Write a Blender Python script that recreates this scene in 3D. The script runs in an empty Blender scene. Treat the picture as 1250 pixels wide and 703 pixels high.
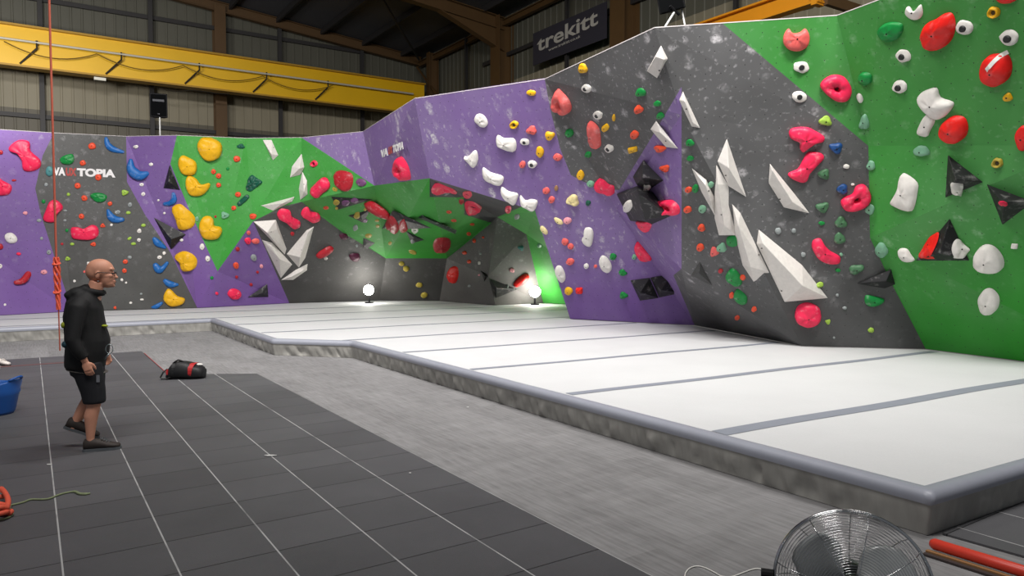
import bpy, bmesh, math, random
from mathutils import Vector, Matrix, noise
from mathutils.bvhtree import BVHTree
from mathutils.geometry import tessellate_polygon
R = math.radians
random.seed(7)
SC = bpy.context.scene
COL = SC.collection
# ------------------------------------------------------------------ camera
F = 887.0; CX, CY = 625.0, 351.5; HCAM = 1.70
PITCH = math.atan(38.5 / F)
MH = 0.28                      # height of the landing mat
HT = 4.775                     # height of the climbing wall's top edge
TH = R(33.6)                   # heading of the building against the view
cs, sn = math.cos(TH), math.sin(TH)
FWD = Vector((0, math.cos(PITCH), -math.sin(PITCH)))
UP = Vector((0, math.sin(PITCH), math.cos(PITCH)))
CAM = Vector((0, 0, HCAM))
def ray(px, py):
    return FWD + Vector((1, 0, 0)) * ((px - CX) / F) + UP * ((CY - py) / F)
def at_z(px, py, z):
    d = ray(px, py); return CAM + d * ((z - HCAM) / d.z)
def at_d(px, py, y):
    d = ray(px, py); return CAM + d * (y / d.y)
def at_pl(px, py, p0, n):
    d = ray(px, py); return CAM + d * ((p0 - CAM).dot(n) / d.dot(n))
def bp(u, v, z=0.0):           # building axes to world
    return Vector((u * cs - v * sn, u * sn + v * cs, z))
def to_uv(p): return (p.x * cs + p.y * sn, -p.x * sn + p.y * cs)
NU = Vector((cs, sn, 0)); NV = Vector((-sn, cs, 0))
def on_v(px, py, v): return at_pl(px, py, bp(0, v), NV)
def on_u(px, py, u): return at_pl(px, py, bp(u, 0), NU)

# ------------------------------------------------------------------ helpers
def lin(c):
    return tuple(((x / 255) / 12.92 if x / 255 <= 0.04045 else ((x / 255 + 0.055) / 1.055) ** 2.4) for x in c)
def link(o, parent=None):
    COL.objects.link(o)
    if parent is not None: o.parent = parent
    return o
def obj(name, verts, faces, mat=None, parent=None, smooth=False, loc=None):
    me = bpy.data.meshes.new(name)
    if loc is not None and parent is None:
        verts = [Vector(v) - loc for v in verts]
    elif parent is not None and parent.type in ('EMPTY', 'MESH') and parent.get('_w') is not None:
        w = Vector(parent['_w']); verts = [Vector(v) - w for v in verts]
    me.from_pydata([tuple(v) for v in verts], [], faces)
    me.validate(); me.update()
    if mat: me.materials.append(mat)
    if smooth:
        for p in me.polygons: p.use_smooth = True
    o = bpy.data.objects.new(name, me)
    if loc is not None and parent is None:
        o.location = loc; o['_w'] = tuple(loc)
    elif parent is not None and parent.get('_w') is not None:
        o['_w'] = tuple(parent['_w'])
    return link(o, parent)
def tag(o, label=None, cat=None, group=None, kind=None):
    if label: o['label'] = label
    if cat: o['category'] = cat
    if group: o['group'] = group
    if kind: o['kind'] = kind
    return o
def empty(name, loc, label, cat, group=None):
    o = bpy.data.objects.new(name, None); o.location = loc; o['_w'] = tuple(loc)
    o.empty_display_size = 0.1
    link(o); return tag(o, label, cat, group)
class MB:
    def __init__(s): s.v = []; s.f = []
    def add(s, v, f):
        b = len(s.v); s.v += [Vector(x) for x in v]; s.f += [tuple(i + b for i in q) for q in f]; return s
    def box(s, c, ax, ay, az):
        c = Vector(c); ax = Vector(ax); ay = Vector(ay); az = Vector(az)
        v = [c + ax * i + ay * j + az * k for k in (-1, 1) for j in (-1, 1) for i in (-1, 1)]
        return s.add(v, [(0, 2, 3, 1), (4, 5, 7, 6), (0, 1, 5, 4), (2, 6, 7, 3), (0, 4, 6, 2), (1, 3, 7, 5)])
    def tube(s, pts, r, n=8, closed=False, cap=True, ell=None):
        pts = [Vector(p) for p in pts]; m = len(pts)
        rr = r if isinstance(r, (list, tuple)) else [r] * m
        b = len(s.v); prev = None
        for i, p in enumerate(pts):
            if closed: t = pts[(i + 1) % m] - pts[i - 1]
            else: t = pts[min(i + 1, m - 1)] - pts[max(i - 1, 0)]
            t = t.normalized() if t.length > 1e-9 else Vector((0, 0, 1))
            if prev is None:
                a = t.orthogonal().normalized()
                if ell is not None:
                    a = Vector(ell) - t * Vector(ell).dot(t); a.normalize()
            else:
                a = prev - t * prev.dot(t)
                a = a.normalized() if a.length > 1e-6 else t.orthogonal().normalized()
            prev = a; c = t.cross(a)
            for k in range(n):
                w = 2 * math.pi * k / n
                q = rr[i]
                if isinstance(q, (list, tuple)): s.v.append(p + a * (math.cos(w) * q[0]) + c * (math.sin(w) * q[1]))
                else: s.v.append(p + (a * math.cos(w) + c * math.sin(w)) * q)
        for i in range(m if closed else m - 1):
            j = (i + 1) % m
            for k in range(n):
                l = (k + 1) % n
                s.f.append((b + i * n + k, b + i * n + l, b + j * n + l, b + j * n + k))
        if cap and not closed:
            s.f.append(tuple(b + k for k in reversed(range(n))))
            s.f.append(tuple(b + (m - 1) * n + k for k in range(n)))
        return s
    def ball(s, c, rx, ry, rz, n=16, m=10, rot=None):
        c = Vector(c); v = [Vector((0, 0, -rz))]
        for i in range(1, m):
            a = math.pi * i / m - math.pi / 2
            for k in range(n):
                w = 2 * math.pi * k / n
                v.append(Vector((math.cos(w) * math.cos(a) * rx, math.sin(w) * math.cos(a) * ry, math.sin(a) * rz)))
        v.append(Vector((0, 0, rz)))
        if rot is not None: v = [rot @ x for x in v]
        f = [(0, 1 + (k + 1) % n, 1 + k) for k in range(n)]
        for i in range(m - 2):
            for k in range(n):
                l = (k + 1) % n
                f.append((1 + i * n + k, 1 + i * n + l, 1 + (i + 1) * n + l, 1 + (i + 1) * n + k))
        t = len(v) - 1; b = 1 + (m - 2) * n
        f += [(b + k, b + (k + 1) % n, t) for k in range(n)]
        return s.add([c + x for x in v], f)
    def build(s, name, mat, parent=None, smooth=False, loc=None):
        return obj(name, s.v, s.f, mat, parent, smooth, loc)
# ------------------------------------------------------------------ materials
def newmat(name):
    m = bpy.data.materials.new(name); m.use_nodes = True
    nt = m.node_tree; b = nt.nodes['Principled BSDF']
    return m, nt, b
def N(nt, t, **k):
    n = nt.nodes.new(t)
    for a, v in k.items():
        if a in n.inputs.keys() if hasattr(n.inputs, 'keys') else False: n.inputs[a].default_value = v
        else: setattr(n, a, v)
    return n
def mix(nt, fac, a, b, blend='MIX'):
    n = nt.nodes.new('ShaderNodeMix'); n.data_type = 'RGBA'; n.blend_type = blend
    for s, v in ((0, fac), (6, a), (7, b)):
        if isinstance(v, bpy.types.NodeSocket): nt.links.new(v, n.inputs[s])
        elif s == 0: n.inputs[0].default_value = v
        else: n.inputs[s].default_value = (*v[:3], 1)
    return n.outputs[2]
def math_(nt, op, a, b=None, clamp=False):
    n = nt.nodes.new('ShaderNodeMath'); n.operation = op; n.use_clamp = clamp
    for i, v in ((0, a), (1, b)):
        if v is None: continue
        if isinstance(v, bpy.types.NodeSocket): nt.links.new(v, n.inputs[i])
        else: n.inputs[i].default_value = v
    return n.outputs[0]
def noise_(nt, vec, scale, detail=3, rough=0.55, dist=0.0):
    n = nt.nodes.new('ShaderNodeTexNoise'); n.inputs['Scale'].default_value = scale
    n.inputs['Detail'].default_value = detail; n.inputs['Roughness'].default_value = rough
    n.inputs['Distortion'].default_value = dist
    if vec is not None: nt.links.new(vec, n.inputs['Vector'])
    return n.outputs['Fac']
def ramp(nt, fac, lo, hi):
    n = nt.nodes.new('ShaderNodeMapRange'); n.clamp = True
    nt.links.new(fac, n.inputs[0]); n.inputs[1].default_value = lo; n.inputs[2].default_value = hi
    return n.outputs[0]
def mapping(nt, vec, scale=(1, 1, 1), rot=(0, 0, 0), loc=(0, 0, 0)):
    n = nt.nodes.new('ShaderNodeMapping'); nt.links.new(vec, n.inputs[0])
    n.inputs['Scale'].default_value = scale; n.inputs['Rotation'].default_value = rot; n.inputs['Location'].default_value = loc
    return n.outputs[0]
def coord(nt, which='Object'):
    return nt.nodes.new('ShaderNodeTexCoord').outputs[which]
def bump(nt, bsdf, h, strength=0.3, dist=0.01):
    n = nt.nodes.new('ShaderNodeBump'); n.inputs['Strength'].default_value = strength; n.inputs['Distance'].default_value = dist
    nt.links.new(h, n.inputs['Height']); nt.links.new(n.outputs[0], bsdf.inputs['Normal'])
_mc = {}
def plain(name, rgb, rough=0.5, metal=0.0, vary=0.08, scale=8.0, emit=None, spec=None):
    if name in _mc: return _mc[name]
    m, nt, b = newmat(name)
    c = lin(rgb); v = noise_(nt, coord(nt), scale, 3)
    col = mix(nt, v, [x * (1 - vary) for x in c], [min(1, x * (1 + vary)) for x in c])
    nt.links.new(col, b.inputs['Base Color'])
    b.inputs['Roughness'].default_value = rough; b.inputs['Metallic'].default_value = metal
    if spec is not None: b.inputs['Specular IOR Level'].default_value = spec
    if emit:
        b.inputs['Emission Color'].default_value = (*emit[0], 1); b.inputs['Emission Strength'].default_value = emit[1]
    _mc[name] = m; return m
def hold_mat(name, rgb, chalk=0.35, rough=0.5):
    key = 'hold_' + name
    if key in _mc: return _mc[key]
    m, nt, b = newmat(key); c = lin(rgb); co = coord(nt)
    v = noise_(nt, co, 18, 3)
    base = mix(nt, v, [x * 0.85 for x in c], [min(1, x * 1.12) for x in c])
    ch = ramp(nt, noise_(nt, mapping(nt, co, (1, 1, 1), loc=(3.1, 1.7, 0.4)), 7, 4, 0.6), 0.56, 0.75)
    ch = math_(nt, 'MULTIPLY', ch, chalk)
    col = mix(nt, ch, base, (0.75, 0.72, 0.72))
    nt.links.new(col, b.inputs['Base Color']); b.inputs['Roughness'].default_value = rough
    b.inputs['Specular IOR Level'].default_value = 0.35
    bump(nt, b, noise_(nt, co, 90, 2), 0.15, 0.004)
    _mc[key] = m; return m
def panel_mat(name, rgb, chalk, chalk_col=(0.62, 0.60, 0.62), dots=(0.02, 0.02, 0.02), streak=(1, 1, 1)):
    m, nt, b = newmat(name); c = lin(rgb)
    uv = coord(nt, 'UV')
    big = ramp(nt, noise_(nt, mapping(nt, uv, streak), 0.55, 2), 0.38, 0.62)
    wp = nt.nodes.new('ShaderNodeTexNoise'); wp.inputs['Scale'].default_value = 7; nt.links.new(uv, wp.inputs['Vector'])
    ws = nt.nodes.new('ShaderNodeVectorMath'); ws.operation = 'MULTIPLY_ADD'; nt.links.new(wp.outputs['Color'], ws.inputs[0]); ws.inputs[1].default_value = (.16, .16, 0); nt.links.new(mapping(nt, uv, streak), ws.inputs[2])
    vo = nt.nodes.new('ShaderNodeTexVoronoi'); vo.inputs['Scale'].default_value = 4.6; nt.links.new(ws.outputs[0], vo.inputs['Vector'])
    sc = nt.nodes.new('ShaderNodeSeparateXYZ'); nt.links.new(vo.outputs['Color'], sc.inputs[0])
    rad = math_(nt, 'MULTIPLY', sc.outputs[0], 0.42)
    sm = ramp(nt, math_(nt, 'SUBTRACT', rad, vo.outputs['Distance']), -0.04, 0.22)
    sm = math_(nt, 'MULTIPLY', sm, ramp(nt, noise_(nt, uv, 22, 3), 0.3, 0.6))
    sm = math_(nt, 'MULTIPLY', sm, math_(nt, 'ADD', math_(nt, 'MULTIPLY', sc.outputs[1], .7), .3))
    fine = ramp(nt, noise_(nt, mapping(nt, uv, streak), 15, 2, 0.5), 0.60, 0.76)
    tot = math_(nt, 'ADD', math_(nt, 'MULTIPLY', sm, 1.2), math_(nt, 'MULTIPLY', fine, 0.5), True)
    # chalk lies where climbers reach, thicker in the upper two thirds of the panels
    sep = nt.nodes.new('ShaderNodeSeparateXYZ'); nt.links.new(uv, sep.inputs[0])
    hi = ramp(nt, sep.outputs[1], 1.0, 2.3)
    fac = math_(nt, 'MULTIPLY', math_(nt, 'MULTIPLY', tot, math_(nt, 'ADD', math_(nt, 'MULTIPLY', big, 0.7), 0.3)), math_(nt, 'ADD', math_(nt, 'MULTIPLY', hi, 0.9), 0.1))
    fac = math_(nt, 'MULTIPLY', fac, chalk, True)
    var = noise_(nt, uv, 2.2, 4)
    base = mix(nt, var, [x * 0.86 for x in c], [min(1, x * 1.14) for x in c])
    grey = mix(nt, math_(nt, 'MULTIPLY', math_(nt, 'ADD', hi, big), 0.055 * min(1.5, chalk * 2)), base, (0.5, 0.5, 0.52))
    col = mix(nt, fac, grey, chalk_col)
    # bolt holes on a 20 cm grid
    vm = nt.nodes.new('ShaderNodeVectorMath'); vm.operation = 'SCALE'; nt.links.new(uv, vm.inputs[0]); vm.inputs['Scale'].default_value = 5.0
    fr = nt.nodes.new('ShaderNodeVectorMath'); fr.operation = 'FRACTION'; nt.links.new(vm.outputs[0], fr.inputs[0])
    sb = nt.nodes.new('ShaderNodeVectorMath'); sb.operation = 'SUBTRACT'; nt.links.new(fr.outputs[0], sb.inputs[0]); sb.inputs[1].default_value = (0.5, 0.5, 0)
    ln = nt.nodes.new('ShaderNodeVectorMath'); ln.operation = 'LENGTH'; nt.links.new(sb.outputs[0], ln.inputs[0])
    dot = math_(nt, 'LESS_THAN', ln.outputs['Value'], 0.038)
    col = mix(nt, math_(nt, 'MULTIPLY', dot, 0.8), col, dots)
    nt.links.new(col, b.inputs['Base Color'])
    b.inputs['Roughness'].default_value = 0.62; b.inputs['Specular IOR Level'].default_value = 0.3
    bump(nt, b, noise_(nt, uv, 160, 2), 0.12, 0.004)
    return m
# ---- hall lamps, last one added to brighten the girder: place, aim, size, size, power
LIGHTS = [((-7, 9, 8.6), (-9, 17, 2), 3, 1, 560), ((-1, 7.5, 8.8), (-1, 14, 2), 3, 1, 650), ((4.0, 4.5, 8.8), (5, 11, 2), 3, 1, 480), ((-2, 2, 8.8), (-2, 5, 0), 3, 2, 420), ((-12, 15, 6.6), (-18, 24, 8.6), 2, 1, 330)]
WORLD = 0.2
EXPO = 0.0
# ------------------------------------------------------------------ climbing wall: vertices
def Z(px, py, z): return (px, py, at_z(px, py, z))
def D(px, py, d): return (px, py, at_d(px, py, d))
V = {}
V['TL'] = Z(-260, 142, HT); V['BL'] = Z(-260, 399, MH + .01)
for n, x, y in (('T1', 66, 162.3), ('T2', 154, 166.5), ('T3', 216, 165.3), ('T4', 300, 168.7), ('T5', 368, 168), ('T6', 443, 160.7), ('T7', 506, 120.4),
                ('T9', 665, 96.6), ('T10', 799, 34), ('T12', 1022, 19), ('T13', 1073, 0), ('T14', 1300, -84.6)):
    V[n] = Z(x, y, HT)
for n, x, y in (('Bb', 88, 379.8), ('Bc', 240.5, 375.6), ('Bd', 256, 375), ('Be', 353, 369.8), ('Bf', 463, 366.6), ('Bg', 536.5, 367), ('Bh', 604.9, 372.4),
                ('Bi', 663, 369.6), ('B1', 696, 389), ('B2', 848, 397), ('B3', 979, 422), ('B4', 1130, 425.9), ('B5', 1400, 460)):
    V[n] = Z(x, y, MH + 0.010)
def pl3(a, b, c):
    A, B, C = V[a][2], V[b][2], V[c][2]; n = (B - A).cross(C - A).normalized()
    if n.dot(CAM - A) < 0: n = -n
    return A, n
P1 = pl3('T7', 'T9', 'B1'); P3 = pl3('T10', 'T12', 'B3'); P4 = pl3('T12', 'T13', 'B4')
def PP(px, py, pl, off=0.0):
    return (px, py, at_pl(px, py, pl[0] + pl[1] * off, pl[1]))
V['K'] = D(265.5, 331, 19.9); V['M'] = D(309, 270, 19.6); V['N'] = D(368, 246.3, 19.6); PC = pl3('N', 'Be', 'Bf'); V['M'] = PP(309, 270, PC); print('M', V['M'][2]); V['O'] = D(457, 226.5, 18.2)
V['L1'] = PP(524.5, 217.5, P1); V['L25'] = PP(634, 251.5, P1); V['L3'] = PP(653, 257, P1)
V['R1'] = PP(471, 315.2, PC); print('R1', V['R1'][2]); V['R2'] = PP(545.6, 315.4, pl3('Bf', 'Bg', 'R1')); print('R2', V['R2'][2]); V['R3'] = D(597, 272, 20.6)
V['g0'] = D(642.5, 286, 20.4); V['g1'] = D(607, 265, 19.8); V['P'] = D(596, 337, 20.6)
V['F'] = PP(752, 255, P1); V['M1'] = D(832, 140, PP(832, 140, P3)[2].y + .04); V['M2'] = D(832, 328, 12.3)
V['N1'] = PP(1060, 178, P3); V['N2'] = PP(1062, 290, P3); V['Q'] = PP(1320, 177, P4)
V['HX'] = Z(775, 376, MH + .01)
TRI = '''TL T1 Bb|TL Bb BL|T1 T2 Bb|T2 Bc Bb|T2 T3 Bc|T3 K Bc|K Bd Bc|T3 T4 K|T4 M K|T4 T5 M|T5 N M|T5 O N|T5 T6 O|T6 T7 O|T7 L1 O
N O R1|O L1 R1|L1 R2 R1|L1 R3 R2|L1 g1 R3|L1 L25 g1|L25 L3 g1|L3 g0 g1|K M Be|K Be Bd|M N Be|N R1 Be|R1 Bf Be|R1 R2 Bf|R2 Bg Bf
R2 R3 P|R2 P Bg|P Bh Bg|R3 g1 P|g1 g0 P|g0 Bi P|P Bi Bh|T7 T9 L1|T9 L25 L1|T9 L3 L25|T9 F L3|F B2 L3|B2 B1 L3
T9 T10 M1|T9 M1 F|F M1 M2|F M2 B2|T10 T12 N1|T10 N1 M1|M1 N1 N2|M1 N2 B3|N2 B4 B3|M1 B3 M2|M2 B3 B2|T12 T13 N1|T13 T14 Q|T13 Q N1|N1 Q N2|N2 Q B5|N2 B5 B4'''
TRI = [t.split() for l in TRI.split('\n') for t in l.split('|')]
TRI_BACK = [['g0', 'L3', 'HX'], ['g0', 'HX', 'Bi']]
REG = {   # painted regions of the wall, as the photo shows their outlines
 'purple_panel_a': [(-400, 60), (66, 60), (66, 162), (52, 190), (43, 230), (50, 262), (88, 380), (90, 440), (-400, 440)],
 'grey_panel_a': [(66, 60), (154, 60), (154, 166), (155, 222), (177, 262), (208, 308), (241, 376), (241, 440), (90, 440), (88, 380), (50, 262), (43, 230), (52, 190), (66, 162)],
 'purple_panel_b': [(154, 60), (216.5, 60), (216, 165), (208, 200), (232, 258), (265.5, 331), (309, 270), (353, 369.5), (353, 440), (241, 440), (241, 376), (208, 308), (177, 262), (155, 222), (154, 166)],
 'green_panel_a': [(216.5, 60), (368, 60), (368, 168), (457, 226.5), (524.5, 217.5), (524.5, 240.5), (566, 241), (567, 262), (600, 272), (545.6, 315.4), (471, 315.2), (419.5, 284.5), (368, 246.3), (345, 252), (309, 270), (265.5, 331), (232, 258), (208, 200), (216, 165)],
 'dark_grey_panel_a': [(309, 270), (345, 252), (368, 246.3), (419.5, 284.5), (471, 315.2), (545.6, 315.4), (536.5, 367), (536, 440), (353, 440), (353, 369.5)],
 'dark_grey_panel_b': [(545.6, 315.4), (600, 272), (607, 265), (642.5, 286), (663, 369.6), (664, 440), (536, 440), (536.5, 367)],
 'charcoal_panel': [(524.5, 217.5), (637, 252.3), (607, 265), (600, 272), (567, 262), (566, 241), (524.5, 240.5)],
 'green_panel_b': [(637, 252.3), (653, 257), (696, 389), (696, 440), (664, 440), (663, 369.6), (642.5, 286), (607, 265)],
 'purple_panel_c': [(368, 30), (368, 168), (457, 226.5), (524.5, 217.5), (637, 252.3), (653, 257), (696, 389), (696, 440), (848, 440), (848, 397), (822, 336), (832, 328), (832, 106), (797, 165), (756, 232), (729, 230), (697, 214), (684, 182), (672, 135), (665, 97), (665, 30)],
 'grey_panel_b': [(665, 30), (665, 97), (672, 135), (684, 182), (697, 214), (729, 230), (756, 232), (797, 165), (832, 106), (832, 328), (822, 336), (848, 397), (848, 460), (1132, 470), (1130, 425.9), (1088, 345), (1062, 290), (1060, 178), (879, 26), (879, -30), (700, -30)],
 'green_panel_c': [(879, -30), (879, 26), (1060, 178), (1062, 290), (1088, 345), (1130, 425.9), (1132, 500), (1500, 560), (1500, -260), (879, -260)],
}
def area2(p): return sum(p[i][0] * p[(i + 1) % len(p)][1] - p[(i + 1) % len(p)][0] * p[i][1] for i in range(len(p))) / 2
def clip(sub, tri):
    if area2(tri) < 0: tri = tri[::-1]
    out = list(sub)
    for i in range(3):
        a, b = tri[i], tri[(i + 1) % 3]
        def side(p): return (b[0] - a[0]) * (p[1] - a[1]) - (b[1] - a[1]) * (p[0] - a[0])
        res = []
        for j in range(len(out)):
            p, q = out[j], out[(j + 1) % len(out)]
            sp, sq = side(p), side(q)
            if sp >= 0: res.append(p)
            if (sp > 0 and sq < 0) or (sp < 0 and sq > 0):
                t = sp / (sp - sq); res.append((p[0] + (q[0] - p[0]) * t, p[1] + (q[1] - p[1]) * t))
        out = res
        if len(out) < 3: return []
    return out if abs(area2(out)) > 0.02 else []
def tris_of(poly):
    t = tessellate_polygon([[Vector((x, y, 0)) for x, y in poly]])
    return [[poly[i] for i in f] for f in t]
def region_mesh(poly, trilist):
    vs, fs, uvs, key = [], [], [], {}
    for tn in trilist:
        T = [(V[a][0], V[a][1]) for a in tn]
        A, n = pl3(*tn)
        hz = Vector((-n.y, n.x, 0))
        hz = hz.normalized() if hz.length > 0.05 else Vector((1, 0, 0))
        if hz.x < 0: hz = -hz
        up = n.cross(hz); up = up if up.z > 0 else -up
        for pt in tris_of(poly):
            c = clip(pt, T)
            if not c: continue
            idx = []
            for (x, y) in c:
                p = at_pl(x, y, A, n); k = (round(p.x, 3), round(p.y, 3), round(p.z, 3))
                if k not in key: key[k] = len(vs); vs.append(p)
                if not idx or idx[-1] != key[k]: idx.append(key[k])
            if len(idx) > 1 and idx[0] == idx[-1]: idx.pop()
            if len(set(idx)) < 3: continue
            fn = (vs[idx[1]] - vs[idx[0]]).cross(vs[idx[2]] - vs[idx[0]])
            if fn.dot(CAM - vs[idx[0]]) < 0: idx = idx[::-1]
            fs.append(idx)
            uvs.append([(vs[i].dot(hz), (vs[i].z / up.z if up.z > 0.35 else vs[i].dot(up) * 0.8 + 1.0)) for i in idx])
    return vs, fs, uvs
def panel(name, poly, tl, mat, parent):
    vs, fs, uvs = region_mesh(poly, TRI)
    if name == 'green_panel' and len(tl) > len(TRI):
        v2, f2, u2 = region_mesh([(642.5, 286), (653, 257), (800, 382), (800, 440), (663, 440)], TRI_BACK)
        fs += [[i + len(vs) for i in f] for f in f2]; vs += v2; uvs += u2
    if not fs: return None
    w = Vector(parent['_w'])
    me = bpy.data.meshes.new(name); me.from_pydata([tuple(v - w) for v in vs], [], fs)
    ul = me.uv_layers.new(name='UVMap'); k = 0
    for f in uvs:
        for (a, b) in f: ul.data[k].uv = (a, b); k += 1
    me.materials.append(mat)
    o = bpy.data.objects.new(name, me); link(o, parent)
    so = o.modifiers.new('thick', 'SOLIDIFY'); so.thickness = 0.04; so.offset = -1; so.use_even_offset = False
    return o
PURPLE = (112, 80, 146); GREY = (74, 74, 72); GREEN = (46, 148, 42)
mp = panel_mat('purple_wall_paint', PURPLE, 0.35)
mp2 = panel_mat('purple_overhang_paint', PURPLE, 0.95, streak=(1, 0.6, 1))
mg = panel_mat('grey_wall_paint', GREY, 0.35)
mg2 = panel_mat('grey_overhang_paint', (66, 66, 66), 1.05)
mgd = panel_mat('dark_grey_wall_paint', (66, 65, 64), 0.35)
mgp = panel_mat('grey_prism_paint', (88, 85, 84), 0.6)
mch = panel_mat('charcoal_wall_paint', (48, 46, 50), 0.6)
mgr = panel_mat('green_wall_paint', GREEN, 0.45, (0.40, 0.58, 0.40))
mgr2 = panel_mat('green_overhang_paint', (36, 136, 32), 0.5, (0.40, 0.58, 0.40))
cw = empty('climbing_wall', bp(3, 18, 0), 'long faceted indoor climbing wall painted purple, dark grey and green above a white mat', 'climbing wall')
PM = {'purple_panel_a': mp, 'grey_panel_a': mg, 'purple_panel_b': mp, 'green_panel_a': mgr, 'dark_grey_panel_a': mgd, 'dark_grey_panel_b': mgp,
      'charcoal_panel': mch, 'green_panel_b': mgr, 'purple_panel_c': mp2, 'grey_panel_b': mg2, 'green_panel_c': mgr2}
for n, poly in REG.items():
    nm = n[:-2] if n[-2] == '_' else n
    tl = TRI + (TRI_BACK if n == 'green_panel_b' else [])
    o = panel(nm, poly, tl, PM[n], cw)
    if o:
        c0 = nm.split('_')
        o['label'] = ' '.join(c0[:-1]) + ' painted wall panel'
# white capping strip along the top edge
m = MB(); tops = ['TL', 'T1', 'T2', 'T3', 'T4', 'T5', 'T6', 'T7', 'T9', 'T10', 'T12', 'T13', 'T14']
pts = [V[a][2] + Vector((0, 0, 0.004)) for a in tops]
for a, b in zip(pts, pts[1:]):
    d = (b - a); nrm = Vector((d.y, -d.x, 0)).normalized()
    if nrm.y > 0: nrm = -nrm
    m.box((a + b) / 2 - nrm * 0.01, d / 2, nrm * 0.012, Vector((0, 0, 0.006)))
o = m.build('edge_trim', plain('white_ply_edge', (180, 174, 174), 0.6), cw); o['label'] = 'thin white edging strip'
# hit test against the wall
bv, bf = [], []
for tn in TRI:
    b = len(bv); bv += [V[a][2] for a in tn]; bf.append((b, b + 1, b + 2))
BV = {'t': None}
def rebuild(): BV['t'] = BVHTree.FromPolygons(bv, bf)
rebuild()
for tn in TRI_BACK:
    b = len(bv); bv += [V[a][2] for a in tn]; bf.append((b, b + 1, b + 2))
rebuild()
def hit(px, py):
    d = ray(px, py).normalized()
    loc, n, i, t = BV['t'].ray_cast(CAM, d)
    if loc is None: return None
    if n.dot(d) > 0: n = -n
    return loc, n
def in_poly(x, y, p):
    r = False
    for i in range(len(p)):
        a, b = p[i], p[i - 1]
        if (a[1] > y) != (b[1] > y) and x < (b[0] - a[0]) * (y - a[1]) / (b[1] - a[1]) + a[0]: r = not r
    return r
RN = {'purple_panel_a': 'far left purple panel', 'grey_panel_a': 'left grey panel', 'purple_panel_b': 'left purple strip', 'green_panel_a': 'left green panel',
      'dark_grey_panel_a': 'dark cave wall', 'dark_grey_panel_b': 'grey cave prism', 'charcoal_panel': 'charcoal cave roof patch', 'green_panel_b': 'green cave column',
      'purple_panel_c': 'purple overhang', 'grey_panel_b': 'big dark grey overhang', 'green_panel_c': 'right green panel'}
def region_of(x, y):
    for n, p in REG.items():
        if in_poly(x, y, p):
            if n == 'green_panel_a' and (y > 226 and x > 385): return 'green cave roof'
            return RN[n]
    return 'climbing wall'
# logos painted on stickers on the wall
def font_mesh(txt, bold=0.0, space=1.0):
    cu = bpy.data.curves.new('lettering', 'FONT'); cu.body = txt; cu.size = 1; cu.offset = bold; cu.space_character = space
    cu.align_x = 'LEFT'; cu.extrude = 0.02
    ob = bpy.data.objects.new('lettering', cu); COL.objects.link(ob)
    bpy.context.view_layer.update()
    me = bpy.data.meshes.new_from_object(ob.evaluated_get(bpy.context.evaluated_depsgraph_get()))
    bpy.data.objects.remove(ob)
    v = [x.co.copy() for x in me.vertices]; f = [tuple(p.vertices) for p in me.polygons]
    bpy.data.meshes.remove(me)
    return v, f
def lettering(name, txt, tl, tr, bl, mat, parent, bold=0.0, depth=0.006, space=1.0):
    """text fitted to the 3D parallelogram tl, tr, bl"""
    v, f = font_mesh(txt, bold, space)
    x0, x1 = min(p.x for p in v), max(p.x for p in v); y0, y1 = min(p.y for p in v), max(p.y for p in v)
    ex = (tr - tl); ey = (tl - bl); n = ex.cross(ey).normalized()
    if n.dot(CAM - tl) < 0: n = -n
    zz = [p.z for p in v]; z0, z1 = min(zz), max(zz)
    out = [bl + ex * ((p.x - x0) / (x1 - x0)) + ey * ((p.y - y0) / (y1 - y0)) + n * (0.004 + depth * (p.z - z0) / max(z1 - z0, 1e-6)) for p in v]
    return obj(name, out, f, mat, parent)
def logo(x0, x1, x2, x3, yl, yr, h, label, cat_loc):
    loc, n = hit((x0 + x3) / 2, (yl + yr) / 2)
    P = lambda x, y: at_pl(x, y, loc, n)
    yy = lambda x: yl + (yr - yl) * (x - x0) / (x3 - x0)
    e = empty('wall_logo', loc, label, 'logo')
    wh = plain('white_vinyl', (225, 222, 222), 0.5); rd = plain('red_vinyl', (170, 70, 65), 0.5)
    sk = (yr - yl) * 0
    for a, b, t, mt, nm in ((x0, x1, 'VA', wh, 'white_lettering'), (x1 + .4, x2, 'UX', rd, 'red_lettering'), (x2 + .4, x3, 'TOPIA', wh, 'white_lettering')):
        lettering(nm, t, P(a, yy(a)), P(b, yy(b)), P(a, yy(a) + h), mt, e, bold=0.055, space=1.0)
    return e
logo(65, 80, 93.5, 141, 204, 207, 10, 'white and red lettering logo on the left grey panel', None)
e = logo(465, 474, 479.5, 493, 183.5, 172, 9.5, 'small white and red lettering logo on the purple overhang above the cave', None)
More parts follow.
